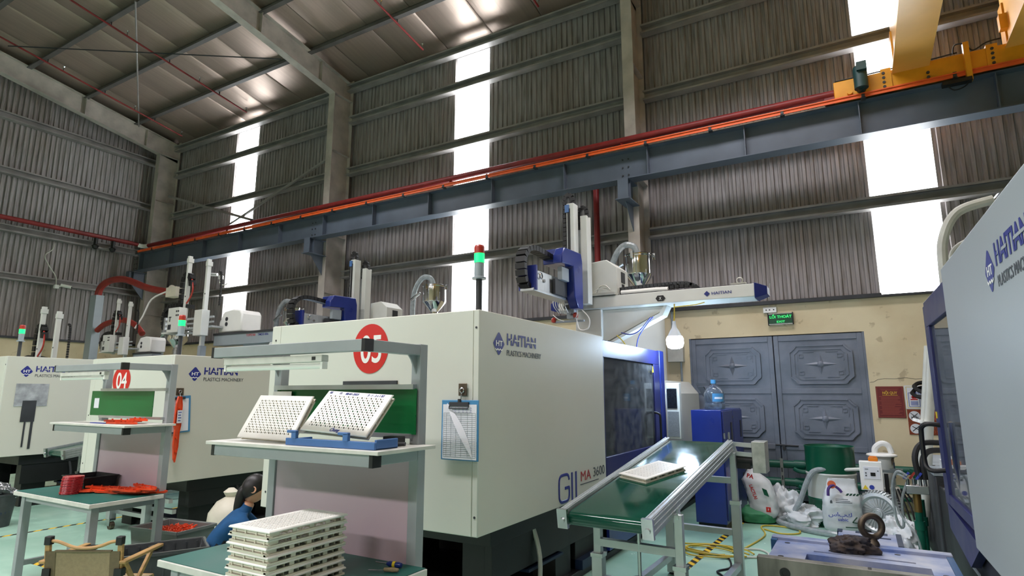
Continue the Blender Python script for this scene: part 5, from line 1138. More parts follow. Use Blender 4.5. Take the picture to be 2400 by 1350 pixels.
# ================================================================ SLOPING BELT CONVEYOR
cv = thing('belt_conveyor', 'sloping green belt conveyor with aluminium frame and one tray on it', 'conveyor', (-1.4, 4.6, 0)); a = MB
P0, P1 = Vector((-1.44, 3.6, .862)), Vector((-1.335, 5.66, 1.182))      # middle of the belt, low end and high end
sd = Vector((1, -.05, 0)).normalized(); ld = (P1 - P0).normalized(); nd = sd.cross(ld)
def cp(s, u, n=0.0): return P0 + ld * s + sd * u + nd * n
LEN = (P1 - P0).length
belt = [cp(s, 0, n) for s, n in [(LEN, -.012)] + [(.05, -.012)] + [(.05 - .045 * math.sin(t), -.057 + .045 * math.cos(t)) for t in [PI * i / 8 for i in range(1, 8)]] + [(.05, -.102), (LEN, -.102)]]
part(a().prism([p - sd * .255 for p in belt], sd * .51), 'belt', 'belt_green', cv, ang=40)
for s in (-1, 1):
    b = a()
    b.bar(cp(-.01, s * .283, -.045), cp(LEN, s * .283, -.045), .045, .11, nd)
    for n in (-.01, -.04, -.075): b.bar(cp(-.008, s * .307, n), cp(LEN, s * .307, n), .004, .012, nd)
    b.bar(cp(-.008, s * .27, .012), cp(LEN, s * .27, .012), .008, .006, nd).bar(cp(-.008, s * .296, .012), cp(LEN, s * .296, .012), .008, .006, nd)
    part(b, 'side_rail', 'aluminium', cv)
    part(a().bar(cp(-.03, s * .283, -.045), cp(-.005, s * .283, -.045), .07, .12, nd).cyl(cp(-.04, s * .283, -.055), cp(-.03, s * .283, -.055), .018, n=10), 'roller_bearing', 'steel', cv)
fx = (-1.66, -1.09)
for x, yy in ((fx[0], 4.03), (fx[1], 4.0), (-1.62, 5.66), (-1.035, 5.64)):
    zt = P0.z + (yy - 3.6) * .1546 - .09
    lg = part(a().bar((x, yy, .02), (x, yy, zt * .62), .075, .075), 'leg', 'aluminium', cv, bev=.003)
    part(a().bar((x, yy, zt * .62), (x, yy, zt), .052, .052), 'inner_leg', 'aluminium', lg, bev=.003)
    part(a().bar((x, yy, zt * .6), (x, yy, zt * .63), .085, .085), 'leg_collar', 'steel', lg)
    part(a().cyl((x, yy, 0), (x, yy, .03), .03, n=12), 'foot', 'black', lg)
    part(a().prism([(x - .004, yy - .03, zt - .03), (x - .004, yy + .05, zt - .03), (x - .004, yy + .02, zt + .04), (x - .004, yy - .03, zt + .04)], (.008, 0, 0)), 'pivot_plate', 'steel', lg)
for p, q in (((-1.66, 4.03, .36), (-1.09, 4.0, .36)), ((-1.62, 5.66, .42), (-1.035, 5.64, .42)), ((-1.66, 4.03, .16), (-1.62, 5.66, .16)), ((-1.09, 4.0, .16), (-1.035, 5.64, .16)), ((-1.09, 4.0, .6), (-1.66, 4.03, .6))):
    part(a().bar(p, q, .05, .05), 'cross_bar', 'aluminium', cv, bev=.002)
part(a().bar((-1.62, 5.66, .85), (-1.035, 5.64, .85), .05, .05), 'cross_bar', 'aluminium', cv, bev=.002)
hw = part(a().lathe([(.075, -.008), (.09, 0), (.075, .012), (.065, 0), (.075, -.008)], (-1.36, 4.0, .395), 20, cap=False), 'hand_wheel', 'steel', cv)
part(a().cyl((-1.36, 4.0, .1), (-1.36, 4.0, .84), .012, n=10), 'lifting_screw', 'steel', cv)
b = a()
for k in range(3): b.bar((-1.36, 4.0, .395), (-1.36 + .08 * math.cos(k * 2.1), 4.0 + .08 * math.sin(k * 2.1), .395), .012, .008)
part(b, 'wheel_spokes', 'steel', hw)
# drive end that sticks out sideways
dv = part(a().bar((-1.05, 5.68, 1.16), (-.86, 5.68, 1.15), .03, .035).bar((-1.05, 5.68, 1.08), (-.86, 5.68, 1.07), .03, .035).bar((-1.05, 5.72, 1.16), (-1.0, 5.72, 1.0), .03, .035), 'drive_frame', 'aluminium', cv)
part(a().box(-.87, 5.6, .93, -.76, 5.8, 1.19), 'drive_guard', 'galvanised', cv, 'folded bright sheet metal guard', bev=.004)
part(a().cyl((-1.02, 5.73, 1.02), (-.88, 5.73, 1.02), .055, n=16).box(-1.04, 5.68, .95, -.9, 5.8, 1.06), 'gear_motor', 'black', dv)
part(a().cyl((-1.1, 5.66, 1.2), (-1.1, 5.66, 1.25), .008, n=6).cyl((-1.06, 5.66, 1.2), (-1.06, 5.66, 1.26), .01, n=6), 'tension_bolt', 'steel', dv)
ct = copy_tree(tr0, label='white perforated tray lying on the green conveyor belt'); del ct['group']
xdv, ydv = sd, ld
mt = Matrix((Vector(xdv), Vector(ydv), nd)).transposed().to_4x4(); mt.translation = cp(.98, -.035, -.012)
mt = mt @ Matrix.Rotation(math.radians(-22), 4, 'Z'); lean(ct, mt)

# ================================================================ BESIDE THE CONVEYOR AND THE DOOR
a = MB
cb = thing('control_cabinet', 'tall blue steel cabinet with two doors and a water bottle on top', 'cabinet', (-1.67, 8.2, 0))
part(a().box(-1.86, 7.6, .08, -1.5, 8.95, 1.4), 'body', 'bright_blue', cb, bev=.006)
part(a().box(-1.84, 7.64, 0, -1.52, 8.9, .08), 'plinth', 'black', cb)
for y0, y1, yh in ((7.62, 8.25, 8.12), (8.27, 8.93, 8.78)):
    dr = part(a().box(-1.5, y0, .12, -1.484, y1, 1.385), 'door', 'machine_blue', cb, bev=.004)
    part(a().box(-1.485, yh - .045, 1.02, -1.478, yh + .045, 1.24), 'latch', 'dark_grey', dr)
    part(a().box(-1.485, yh - .05, .38, -1.478, yh + .05, .55), 'vent', 'dark_grey', dr)
part(a().cyl((-1.482, 8.22, 1.3), (-1.474, 8.22, 1.3), .014, n=10), 'lock', 'steel', cb)
wb = thing('water_bottle', 'large clear water bottle with blue label on the blue cabinet', 'bottle', (-1.64, 7.95, 1.4))
part(a().lathe([(.0, .003), (.118, .003), (.126, .015), (.126, .07), (.12, .08), (.126, .09), (.126, .2), (.12, .215), (.095, .26), (.05, .3), (.03, .315), (.03, .345), (0, .347)], (-1.64, 7.95, 1.4), 28, cap=False), 'bottle', 'pet', wb)
b = a(); n = 12
for i in range(n):
    t0, t1 = -1.55 + 1.25 * i / n, -1.55 + 1.25 * (i + 1) / n
    b.add([(-1.64 + .1275 * math.cos(t), 7.95 + .1275 * math.sin(t), z) for t, z in ((t0, 1.5), (t1, 1.5), (t1, 1.6), (t0, 1.6))], [(0, 1, 2, 3)])
part(b, 'label', 'clip_blue', wb, 'blue and white paper label')
b = a()
for i in range(2, 10):
    t0, t1 = -1.55 + 1.25 * i / n, -1.55 + 1.25 * (i + 1) / n
    b.add([(-1.64 + .1282 * math.cos(t), 7.95 + .1282 * math.sin(t), z) for t, z in ((t0, 1.53), (t1, 1.535), (t1, 1.56), (t0, 1.552))], [(0, 1, 2, 3)])
part(b, 'label_wave', 'paper', wb)
part(a().cyl((-1.64, 7.95, 1.725), (-1.64, 7.95, 1.775), .034, n=18), 'cap', 'clip_blue', wb)
lb = thing('hanging_bulb', 'large lit white bulb hanging from the robot beam beside the door', 'lamp', (-1.87, 7.06, 2.1))
part(a().lathe([(0, 0), (.05, .004), (.085, .02), (.1, .06), (.1, .12), (.085, .15)], (-1.87, 7.06, 2.12), 26), 'globe', 'bulb_white', lb)
part(a().lathe([(.085, .15), (.05, .22), (.03, .25), (.02, .3), (.02, .33), (0, .335)], (-1.87, 7.06, 2.12), 20), 'housing', 'bulb_base', lb)
part(a().tube([(-1.87, 7.06, 2.44), (-1.86, 7.06, 2.55), (-1.86, 7.07, 2.66)], .008, 6).tube([(-1.86, 7.05, 2.62), (-1.6, 7.05, 2.63), (-1.5, 7.05, 2.65)], .006, 6), 'cord', 'cord_yellow', lb)
lb2 = copy_tree(lb, (-8.2, 6.95, 2.04), label='lit white bulb under the grey robot beam, hidden behind the bench lamp bar')
# wires from the robot into machine 05
wr = thing('wire_bundle', 'thin blue and yellow wires dropping from the robot bracket into machine 05', 'wire', (-2.3, 7.1, 2.1))
for pts, m in (([(-2.12, 7.05, 2.52), (-2.3, 7.05, 2.3), (-2.36, 7.1, 2.1), (-2.35, 7.15, 1.95)], 'ink_blue'), ([(-2.16, 7.08, 2.52), (-2.3, 7.06, 2.36), (-2.42, 7.06, 2.32), (-2.54, 7.08, 2.35)], 'ink_blue'), ([(-2.6, 7.08, 2.32), (-2.5, 7.1, 2.2), (-2.42, 7.15, 1.95)], 'cord_yellow'), ([(-2.72, 7.08, 2.26), (-2.6, 7.1, 2.15), (-2.46, 7.15, 1.95)], 'dark_grey')):
    part(a().tube(pts, .007, 5, smooth=4), 'wire', m, wr)
# conduit box on the wall behind the bulb
jb = thing('junction_box', 'pale junction box and conduit on the cream wall behind the bulb', 'box', (-2.62, 10.0, 2.2))
part(a().box(-2.78, 9.98, 2.12, -2.52, 10.1, 2.52), 'box', 'table_white', jb, bev=.006); part(a().cyl((-2.58, 10.07, .9), (-2.58, 10.07, 2.12), .018, n=8), 'conduit', 'robot_grey', jb); part(a().cyl((-2.7, 10.07, 2.52), (-2.7, 10.07, 3.0), .018, n=8), 'conduit', 'robot_grey', jb)

# green water mains low along the wall
wm = thing('water_main', 'dark green water pipes running low along the wall behind the drum', 'pipe', (-.4, 9.85, .1))
for z, r in ((.575, .055), (.325, .055), (.2, .03)):
    part(a().cyl((-2.2, 9.85, z), (3.0, 9.85, z), r, n=14), 'pipe', 'pipe_green', wm)
for z in (.575, .325, .2):
    for x in (-.95, -.6): part(a().cyl((x, 9.85, z), (x + .14, 9.85, z), .068 if z > .25 else .042, n=14), 'pipe_socket', 'pipe_green', wm)
part(a().tube([(-.95, 9.8, .52), (-.85, 9.76, .49), (-.5, 9.76, .485)], .03, 10, smooth=3).tube([(-.9, 9.8, .28), (-.8, 9.76, .25), (-.45, 9.76, .245)], .03, 10, smooth=3), 'branch', 'pipe_green', wm)
part(a().tube([(.45, 9.8, .575), (.52, 9.8, .5), (.52, 9.8, .05)], .035, 10, smooth=3).cyl((.52, 9.8, .18), (.52, 9.8, .26), .05, n=12), 'riser', 'pipe_green', wm)
b = a()
b.box(-1.135, 9.78, .05, -1.095, 9.785, .66)
sp = part(b, 'strap', 'galvanised', wm)
part(MB().join(*[MB()]) if 0 else a().box(-1.123, 9.777, .1, -1.107, 9.781, .16).box(-1.123, 9.777, .22, -1.107, 9.781, .28).box(-1.123, 9.777, .36, -1.107, 9.781, .42).box(-1.123, 9.777, .47, -1.107, 9.781, .53), 'strap_slot', 'dark_grey', sp, kind='stuff')
# drum
dx, dy = -.43, 8.72
dm = thing('steel_drum', 'green and white painted steel drum in front of the double door', 'drum', (dx, dy, 0))
part(a().lathe([(.28, 0), (.287, .01), (.28, .02), (.28, .3), (.288, .315), (.28, .33)], (dx, dy, 0), 36), 'lower_band', 'drum_green', dm)
part(a().lathe([(.28, .33), (.28, .6), (.288, .615), (.28, .63)], (dx, dy, 0), 36, cap=False), 'middle_band', 'drum_white', dm, 'white painted middle band')
part(a().lathe([(.28, .63), (.28, .93), (.287, .94), (.287, .95), (.276, .95), (.276, .93), (.27, .92), (0, .92)], (dx, dy, 0), 36), 'upper_band', 'drum_green', dm)
# sacks
def sack(name, label, m, loc, ht, wx, wy, rot, lean_, tie=True, seed=1, sag=0.0):
    """filled plastic sack: flat rounded body with folds, its mouth folded over or tied"""
    n, k = 40, 26; vs = []
    for i in range(k + 1):
        t = i / k; z = ht * t
        f = min(1, .8 + 2.4 * t) if t < .1 else 1.0
        f *= 1 - .16 * max(0, t - .45); fy = f
        if tie and t > .7:
            u = (t - .7) / .3; f *= max(.14, 1 - 1.15 * u) if u < .8 else .14 + (u - .8) * 1.1; fy = f
        elif not tie and t > .6: fy = f * max(.16, 1 - 1.15 * (t - .6) / .4); f *= 1 - .25 * (t - .6) / .4
        for j in range(n):
            an = 2 * PI * j / n
            ex = math.copysign(abs(math.cos(an)) ** .7, math.cos(an)); ey = math.copysign(abs(math.sin(an)) ** .7, math.sin(an))
            q = Vector((ex * 2.2, ey * 2.2, z * 9 + seed * 7)); w = noise.noise(q * 1.6) * .07 + (.5 - abs(noise.noise(q * 3.1 + Vector((9, 3, 1))))) * .1 * (.35 + t)
            vs.append((wx * f * (1 + w) * ex + lean_[0] * t * t, wy * fy * (1 + w * 1.4) * ey + lean_[1] * t * t, z + (.02 * noise.noise(Vector((an * 1.3, seed, 2))) if t > .9 else 0)))
    fs = [(i * n + j, i * n + (j + 1) % n, (i + 1) * n + (j + 1) % n, (i + 1) * n + j) for i in range(k) for j in range(n)] + [tuple(range(n))[::-1], tuple(range(k * n, k * n + n))]
    b = MB().add(vs, fs); t = thing(name, label, 'sack', loc, rot)
    part(b, 'bag', m, t, local=True, ang=60); return t
s1 = sack('granule_sack', 'full white granule sack with blue lettering in front of the drum', 'sack', (-.33, 8.28, .002), .6, .2, .12, math.radians(12), (.03, .03), False, 2)
def wrap(par, mb, m, nm, off=.014):
    part(mb, nm, m, par, local=True)
FY = -.145
b = text_mb('سابك', .062, (-.045, FY, .2), X, Z, 1.2, .0008).join(text_mb('sabic', .046, (-.02, FY, .15), X, Z, 1.2, .0008)); wrap(s1, b, 'ink_blue', 'lettering')
b = a()
for p, q in (((.0, .085), (.145, .085)), ((.145, .085), (.145, .135)), ((.145, .135), (.075, .14)), ((.075, .14), (.125, .2))): b.bar((p[0], FY - .004, p[1]), (q[0], FY - .004, q[1]), .008, .02, Y)
wrap(s1, b, 'ink_green', 'printed_mark')
b = a()
for i in range(3): b.box(-.08, FY - .002, .35 + i * .018, .09 - i * .02, FY, .357 + i * .018)
b.prism([(-.14, FY - .002, .34), (-.115, FY - .002, .34), (-.115, FY - .002, .365), (-.1275, FY - .002, .38), (-.14, FY - .002, .365)], (0, .002, 0)); wrap(s1, b, 'logo_grey', 'small_print')
b = a().tube([(-.15, -.125, .42), (-.14, -.12, .5), (-.09, -.1, .535), (-.03, -.09, .5), (.0, -.1, .46)], .016, 6, smooth=4); wrap(s1, b, 'purple', 'purple_stripe')
b = a().lathe([(.02, 0), (.045, 0), (.045, .003), (.02, .003)], (-.1, -.1, .545), 20, ax=(0, -1, .3)); wrap(s1, b, 'sign_orange', 'round_emblem')
b = a()
for i in range(4): b.prism([(.03 + i * .035, -.125, .43), (.055 + i * .035, -.125, .43), (.075 + i * .035, -.12, .455), (.05 + i * .035, -.12, .455)], (0, -.003, 0))
wrap(s1, b, 'ink_green', 'printed_dashes')
s2 = sack('granule_sack', 'full white sack with red lettering leaning on a green sack by the cabinet', 'sack', (-1.2, 8.42, .07), .62, .165, .12, math.radians(-8), (-.2, .1), True, 4)
wrap(s2, text_mb('LACTLAI', .058, (-.1, -.14, .3), Vector((.35, 0, -1)), Vector((1, 0, .35)), .8, .0015), 'sticker_red', 'lettering')
wrap(s2, text_mb('PA', .07, (-.12, -.118, .47), Vector((1, .0, -.2)), Vector((.2, 0, 1)), 1.0, .0025), 'sticker_red', 'lettering')
wrap(s2, a().box(.06, -.14, .08, .115, -.136, .14), 'sticker_red', 'printed_square'); wrap(s2, text_mb('F', .04, (.088, -.14, .097), X, Z), 'paper', 'square_letter')
wrap(s2, a().prism([(.02, -.118, .36), (.075, -.115, .34), (.1, -.115, .26), (.045, -.12, .28)], (0, -.006, 0)), 'drum_green', 'printed_panel')
sack('green_sack', 'crumpled green sack lying under the white sack with red lettering', 'sack_green', (-1.28, 8.4, .002), .2, .2, .15, .3, (0, 0), False, 7)
def crumple(name, label, loc, sx, sy, sz, m, seed, cat='sack'):
    """crumpled sheet heap: sharp ridges and hollows"""
    b = MB(); n, k = 72, 40; vs = []
    for i in range(k + 1):
        ph = PI * i / k
        for j in range(n):
            th = 2 * PI * j / n; d = Vector((math.sin(ph) * math.cos(th), math.sin(ph) * math.sin(th), math.cos(ph)))
            o = Vector((seed * 3.7, seed * 1.3, 0)); q = .86 + .5 * noise.noise(d * 1.3 + o) + .42 * (.4 - abs(noise.noise(d * 1.9 + o * 2))) + .26 * (.36 - abs(noise.noise(d * 3.6 + o))) + .06 * (.3 - abs(noise.noise(d * 8 + o)))
            q = max(.35, q); vs.append((d.x * sx * q, d.y * sy * q, max(0.0, d.z * sz * q * .85 + sz * .42)))
    fs = [(i * n + j, i * n + (j + 1) % n, (i + 1) * n + (j + 1) % n, (i + 1) * n + j) for i in range(k) for j in range(n)]
    b.add([Vector(v) + Vector(loc) for v in vs], fs)
    return solo(b, name, label, cat, m, ang=50)
crumple('empty_sack', 'crumpled empty white sack slumped from the red lettered sack to the floor', (-.98, 8.72, .004), .2, .16, .3, 'sack', 11)
crumple('empty_sack', 'crumpled empty white sack flat on the floor left of the drum', (-.75, 8.5, .004), .24, .18, .19, 'sack', 5)
crumple('empty_sack', 'crumpled white sack on the floor by the green valve pipes', (.22, 7.75, .004), .17, .22, .26, 'sack', 8)
crumple('empty_sack', 'crumpled clear film heap in front of the valve pipes', (.24, 7.2, .004), .15, .16, .15, 'film', 17)

# vacuum loader with its control box, and the blower beside it
vl = thing('vacuum_loader', 'white vacuum loader drum with a hooped lid right of the green drum', 'loader', (.14, 8.95, 0))
part(a().lathe([(.1, .3), (.125, .36), (.125, .8), (.135, .81), (.135, .83)], (.14, 8.95, 0), 26), 'body', 'robot_white', vl)
lid = part(a().lathe([(.165, .83), (.17, .84), (.165, .852), (.12, .865), (0, .87)], (.14, 8.95, 0), 26), 'lid', 'white', vl)
part(a().tube([(.07, 8.95, .865), (.08, 8.94, .93), (.15, 8.93, .985), (.22, 8.94, .96), (.25, 8.95, .87)], .035, 10, smooth=5), 'lid_hose', 'white', lid)
for x in (.03, .25): part(a().box(x - .015, 8.86, .74, x + .015, 8.9, .84), 'clasp', 'old_iron', vl)
part(a().cyl((.06, 8.9, .02), (.06, 8.9, .4), .03, n=10).cyl((.22, 8.9, .02), (.22, 8.9, .4), .03, n=10).box(-.05, 8.8, .0, .33, 9.1, .04), 'stand', 'dark_grey', vl)
part(a().box(-.02, 8.8, .2, .3, 9.05, .47), 'motor_cover', 'hose_white', vl, bev=.02)
cx = thing('control_box', 'white control box with an orange lamp standing before the vacuum loader', 'box', (.01, 8.52, .44))
part(a().box(-.11, 8.48, .465, .125, 8.6, .8), 'case', 'white', cx, bev=.008)
part(a().box(-.07, 8.474, .6, .1, 8.48, .74), 'panel', 'paper', cx); part(a().box(-.0, 8.47, .635, .05, 8.475, .675), 'display', 'black', cx)
part(a().box(-.055, 8.471, .71, -.02, 8.474, .716).box(-.055, 8.471, .66, -.04, 8.474, .675).box(-.055, 8.471, .63, -.04, 8.474, .645).box(.07, 8.471, .69, .085, 8.474, .7), 'key', 'logo_grey', cx)
part(a().prism([(-.095, 8.478, .48), (-.035, 8.478, .48), (-.065, 8.478, .53)], (0, -.002, 0)), 'warning_triangle', 'label_yellow', cx)
part(disc((0, 8.478, .505), X, Z, .026, .026), 'round_sticker', 'ink_blue', cx)
part(a().box(-.01, 8.52, .8, .09, 8.57, .845).box(0, 8.53, .845, .08, 8.56, .86), 'beacon', 'lamp_orange', cx, bev=.01)
part(a().box(.125, 8.5, .68, .32, 8.54, .71).box(.2, 8.49, .7, .33, 8.51, .73).cyl((.25, 8.52, .62), (.25, 8.52, .8), .008, n=6), 'bracket', 'steel', cx)
part(a().cyl((.16, 8.58, .02), (.16, 8.58, .66), .022, n=8).cyl((-.02, 8.59, .02), (-.02, 8.59, .5), .018, n=8), 'post', 'dark_grey', cx)
part(a().tube([(.0, 8.56, .46), (.02, 8.5, .36), (-.04, 8.5, .33), (-.08, 8.52, .4), (-.06, 8.55, .46)], .01, 6, smooth=4), 'cable', 'black', cx)
part(a().cyl((-.34, 8.5, .68), (-.11, 8.53, .7), .02, n=10).cyl((-.37, 8.495, .677), (-.33, 8.5, .68), .03, n=10), 'suction_lance', 'robot_white', cx)
hs = thing('suction_hose', 'clear ribbed hose drooping from the lance and trailing across the floor', 'hose', (-.7, 8.5, .02))
part(a().tube([(-.36, 8.495, .675), (-.5, 8.47, .68), (-.62, 8.46, .64), (-.7, 8.45, .5), (-.78, 8.42, .3), (-.88, 8.4, .14), (-1.0, 8.42, .06), (-1.08, 8.48, .04)], .032, 10, smooth=6), 'upper_length', 'hose_clear', hs)
part(a().tube([(-1.08, 8.5, .04), (-1.0, 8.3, .035), (-.8, 8.1, .035), (-.5, 7.95, .035), (-.2, 7.9, .035), (.1, 7.85, .04)], .034, 10, smooth=6), 'floor_length', 'hose_clear', hs)
bl = thing('side_channel_blower', 'round finned grey blower with spiral ribs in front of the loader', 'blower', (.04, 8.35, 0))
BC, BA = Vector((.03, 8.3, .24)), Vector((-.35, -.93, .12)).normalized()
part(a().lathe([(.235, -.12), (.245, -.1), (.245, -.02), (.225, .015), (.19, .02), (.165, -.005), (.06, -.005), (.05, .015), (0, .018)], BC, 36, ax=BA), 'casing', 'cast_aluminium', bl)
a_ = BA.orthogonal().normalized(); b_ = BA.cross(a_)
def bp(r, t, n): return BC + (a_ * math.cos(t) + b_ * math.sin(t)) * r + BA * n
b = a(); b2 = a()
for i in range(28):
    t = 2 * PI * i / 28; b.bar(bp(.07, t, .0), bp(.165, t + .14, .004), .006, .016, BA)
for i in range(44):
    t = 2 * PI * i / 44; b2.bar(bp(.226, t, .016), bp(.25, t, -.02), .012, .02, BA); b2.bar(bp(.25, t, -.02), bp(.25, t, -.1), .012, .012, bp(1, t, 0) - BC)
part(b, 'radial_ribs', 'cast_aluminium', bl, kind='stuff'); part(b2, 'cooling_fins', 'cast_aluminium', bl, kind='stuff')
b = a()
for r in (.035, .055): b.lathe([(r - .004, 0), (r, .004), (r + .004, 0)], BC + BA * .016, 24, ax=BA, cap=False)
part(b, 'hub_rings', 'cast_aluminium', bl)
part(a().cyl(BC - BA * .12, BC - BA * .22, .11, n=20).box(-.1, 8.2, 0, .25, 8.46, .03), 'motor', 'dark_grey', bl)
for x in (-.08, .16): part(a().box(x - .03, 8.28, 0, x + .03, 8.42, .05), 'foot', 'dark_grey', bl)
cd = thing('power_cables', 'black power cables hanging in loops right of the round blower', 'cable', (.3, 8.5, 0))
for k in range(5): part(a().tube([(.2 + .03 * k, 8.55, .5), (.22 + .05 * k, 8.5, .3), (.3 + .03 * k, 8.4 - .05 * k, .08), (.2 + .06 * k, 8.2, .02), (.36, 8.1 + .05 * k, .02)], .011, 6, smooth=5), 'cable', 'black', cd)

# valve stand with green risers and blue-handled valves; white sleeves leaning behind it
vs_ = thing('valve_stand', 'green water risers with blue handled valves against the right-hand machine', 'valve', (.4, 7.2, 0))
for x, y, zt in ((.36, 7.0, .52), (.4, 7.25, .58)):
    part(a().cyl((x, y, .06), (x, y, zt), .032, n=12), 'riser', 'pipe_green', vs_); part(a().cyl((x, y, .34), (x, y, .42), .044, n=12), 'pipe_socket', 'pipe_green', vs_)
    part(a().cyl((x, y, 0), (x, y, .085), .05, n=14), 'base_socket', 'tray_under', vs_)
part(a().cyl((.36, 7.0, .5), (.36, 7.0, .68), .034, n=12), 'brass_fitting', 'brass', vs_)
part(a().box(.28, 6.93, .67, .46, 7.06, .745), 'manifold', 'steel', vs_, bev=.004)
for i, (x, y) in enumerate(((.3, 6.97), (.35, 7.0), (.4, 6.97), (.44, 7.01))):
    v = part(a().cyl((x, y, .745), (x, y, .8), .014, n=10), 'valve', 'steel', vs_); part(a().bar((x - .03, y, .8), (x + .015, y - .01, .86), .016, .02), 'valve_handle', 'plug_blue' if i != 1 else 'red_off', v)
for pts in ([(.4, 6.98, .8), (.38, 7.0, 1.0), (.45, 7.1, 1.12), (.6, 7.2, 1.13)], [(.44, 6.98, .8), (.44, 7.0, .97), (.5, 7.1, 1.05), (.62, 7.2, 1.06)]):
    part(a().tube(pts, .026, 8, smooth=6), 'black_hose', 'rubber', vs_)
part(a().tube([(.3, 6.95, .83), (.22, 6.98, .86), (.17, 7.0, .7), (.18, 7.02, .4), (.23, 7.05, .35), (.24, 7.0, .6), (.3, 6.98, .78)], .012, 6, smooth=5).tube([(.3, 6.95, .8), (.2, 7.0, .82), (.2, 7.02, .5), (.32, 6.9, .3), (.36, 6.9, .02)], .01, 6, smooth=5), 'air_hose', 'hose_clear', vs_)
for (x0, y0, z0), (x1, y1, z1), lb in (((.36, 7.72, .0), (.66, 7.75, 2.1), 'long pale plastic tube leaning behind the valve stand, nearer the signs'), ((.38, 7.42, .0), (.66, 7.45, 2.05), 'long pale plastic tube leaning behind the valve stand, nearer the machine')):
    tb = thing('plastic_tube', lb, 'tube', (x0, y0, 0)); part(a().cyl((x0, y0, z0), (x1, y1, z1), .042, n=14), 'tube', 'hose_white', tb); part(a().cyl((x0 + .12, y0, 1.3), (x0 + .13, y0, 1.33), .05, n=12), 'tie', 'white', tb)

# mould plates on the floor in front of the right-hand machine
mp = thing('mould_plate', 'large blue topped steel mould block on the floor, with slots', 'mould', (-.15, 5.2, 0))
part(a().box(-.76, 4.8, .0, .42, 4.88, .45), 'front_plate', 'plate_raw', mp, 'raw steel front plate', bev=.004)
part(a().box(-.745, 5.5, .0, .46, 5.6, .452), 'rear_plate', 'plate_blue', mp, bev=.004)
core = a()
zt = .43
# top of the middle block is pieced round a long slot and a deep pocket
x0, x1, y0, y1 = -.7, .43, 4.88, 5.5
P = (-.46, 4.95, .3, 5.13); S = (-.42, 5.22, .22, 5.255)
for bx in ((x0, y0, P[0], y1), (P[2], y0, x1, y1), (P[0], y0, P[2], P[1]), (P[0], P[3], P[2], S[1]), (P[0], S[1], S[0], S[3]), (S[2], S[1], P[2], S[3]), (P[0], S[3], P[2], y1)): core.box(bx[0], bx[1], .0, bx[2], bx[3], zt)
part(core, 'middle_block', 'plate_blue', mp, ang=20)
part(a().box(S[0], S[1], .0, S[2], S[3], .37).box(P[0], P[1], 0, P[2], P[3], .26), 'slot_floor', 'slot_blue', mp)
part(a().box(-.43, 4.965, .26, .27, 5.0, .415), 'ejector_bar', 'plate_blue', mp, bev=.003)
b = a()
for x, y in ((-.62, 4.97), (.37, 4.98), (.12, 5.44), (-.62, 5.42)): b.cyl((x, y, zt), (x, y, zt + .002), .02, n=12)
for k in range(3): b.cyl((-.06, 4.845 - .017 * (k - 1), .45), (-.06, 4.845 - .017 * (k - 1), .4515), .012, n=12)
part(b, 'bolt_hole', 'black', mp, kind='stuff')
part(a().lathe([(.035, 0), (.035, .004), (.02, .004), (.02, -.02), (0, -.02)], (-.58, 4.799, .36), 18, ax=(0, -1, 0)), 'plug', 'black', mp)
part(a().box(.42, 4.9, .0, .46, 5.5, .44), 'end_plate', 'plate_blue_side', mp); part(a().box(-.745, 5.44, .0, -.7, 5.5, .44), 'end_plate', 'plate_blue_side', mp)
m2 = thing('mould_plate', 'smaller blue steel mould block behind the large one, on the floor', 'mould', (-.06, 6.1, 0))
part(a().box(-.29, 5.85, 0, .17, 6.32, .40), 'block', 'plate_blue', m2, bev=.004)
part(a().box(-.3, 6.22, 0, -.26, 6.34, .405).box(.14, 5.85, 0, .18, 6.34, .405).box(-.16, 6.24, .37, -.1, 6.33, .402).box(.02, 6.24, .37, .08, 6.33, .402), 'side_bar', 'slot_blue', m2)
part(a().box(-.22, 6.1, .4, .1, 6.13, .404), 'slot', 'slot_blue', m2)
ey = thing('eyebolt', 'large worn steel eyebolt standing on the blue mould block', 'eyebolt', (-.03, 5.55, .45))
part(a().lathe([(.042, 0), (.046, .012), (.04, .03), (.03, .045), (.03, .06)], (-.03, 5.55, .452), 20), 'collar', 'old_iron', ey)
b = a(); vs = []; n, k = 32, 12; q = Matrix.Rotation(math.radians(28), 3, 'Z')
for i in range(n):
    t = 2 * PI * i / n
    for j in range(k):
        u = 2 * PI * j / k; rr = .078 + .024 * math.cos(u); vs.append(Vector((-.03, 5.55, .452 + .14)) + q @ Vector((rr * math.cos(t), .024 * math.sin(u), rr * math.sin(t))))
b.add(vs, [(i * k + j, i * k + (j + 1) % k, ((i + 1) % n) * k + (j + 1) % k, ((i + 1) % n) * k + j) for i in range(n) for j in range(k)])
part(b, 'ring', 'old_iron', ey)
crumple('dirty_rag', 'dirty brown and navy work glove crumpled on the blue mould block', (-.17, 5.36, .432), .15, .1, .1, 'rag', 23, 'rag')

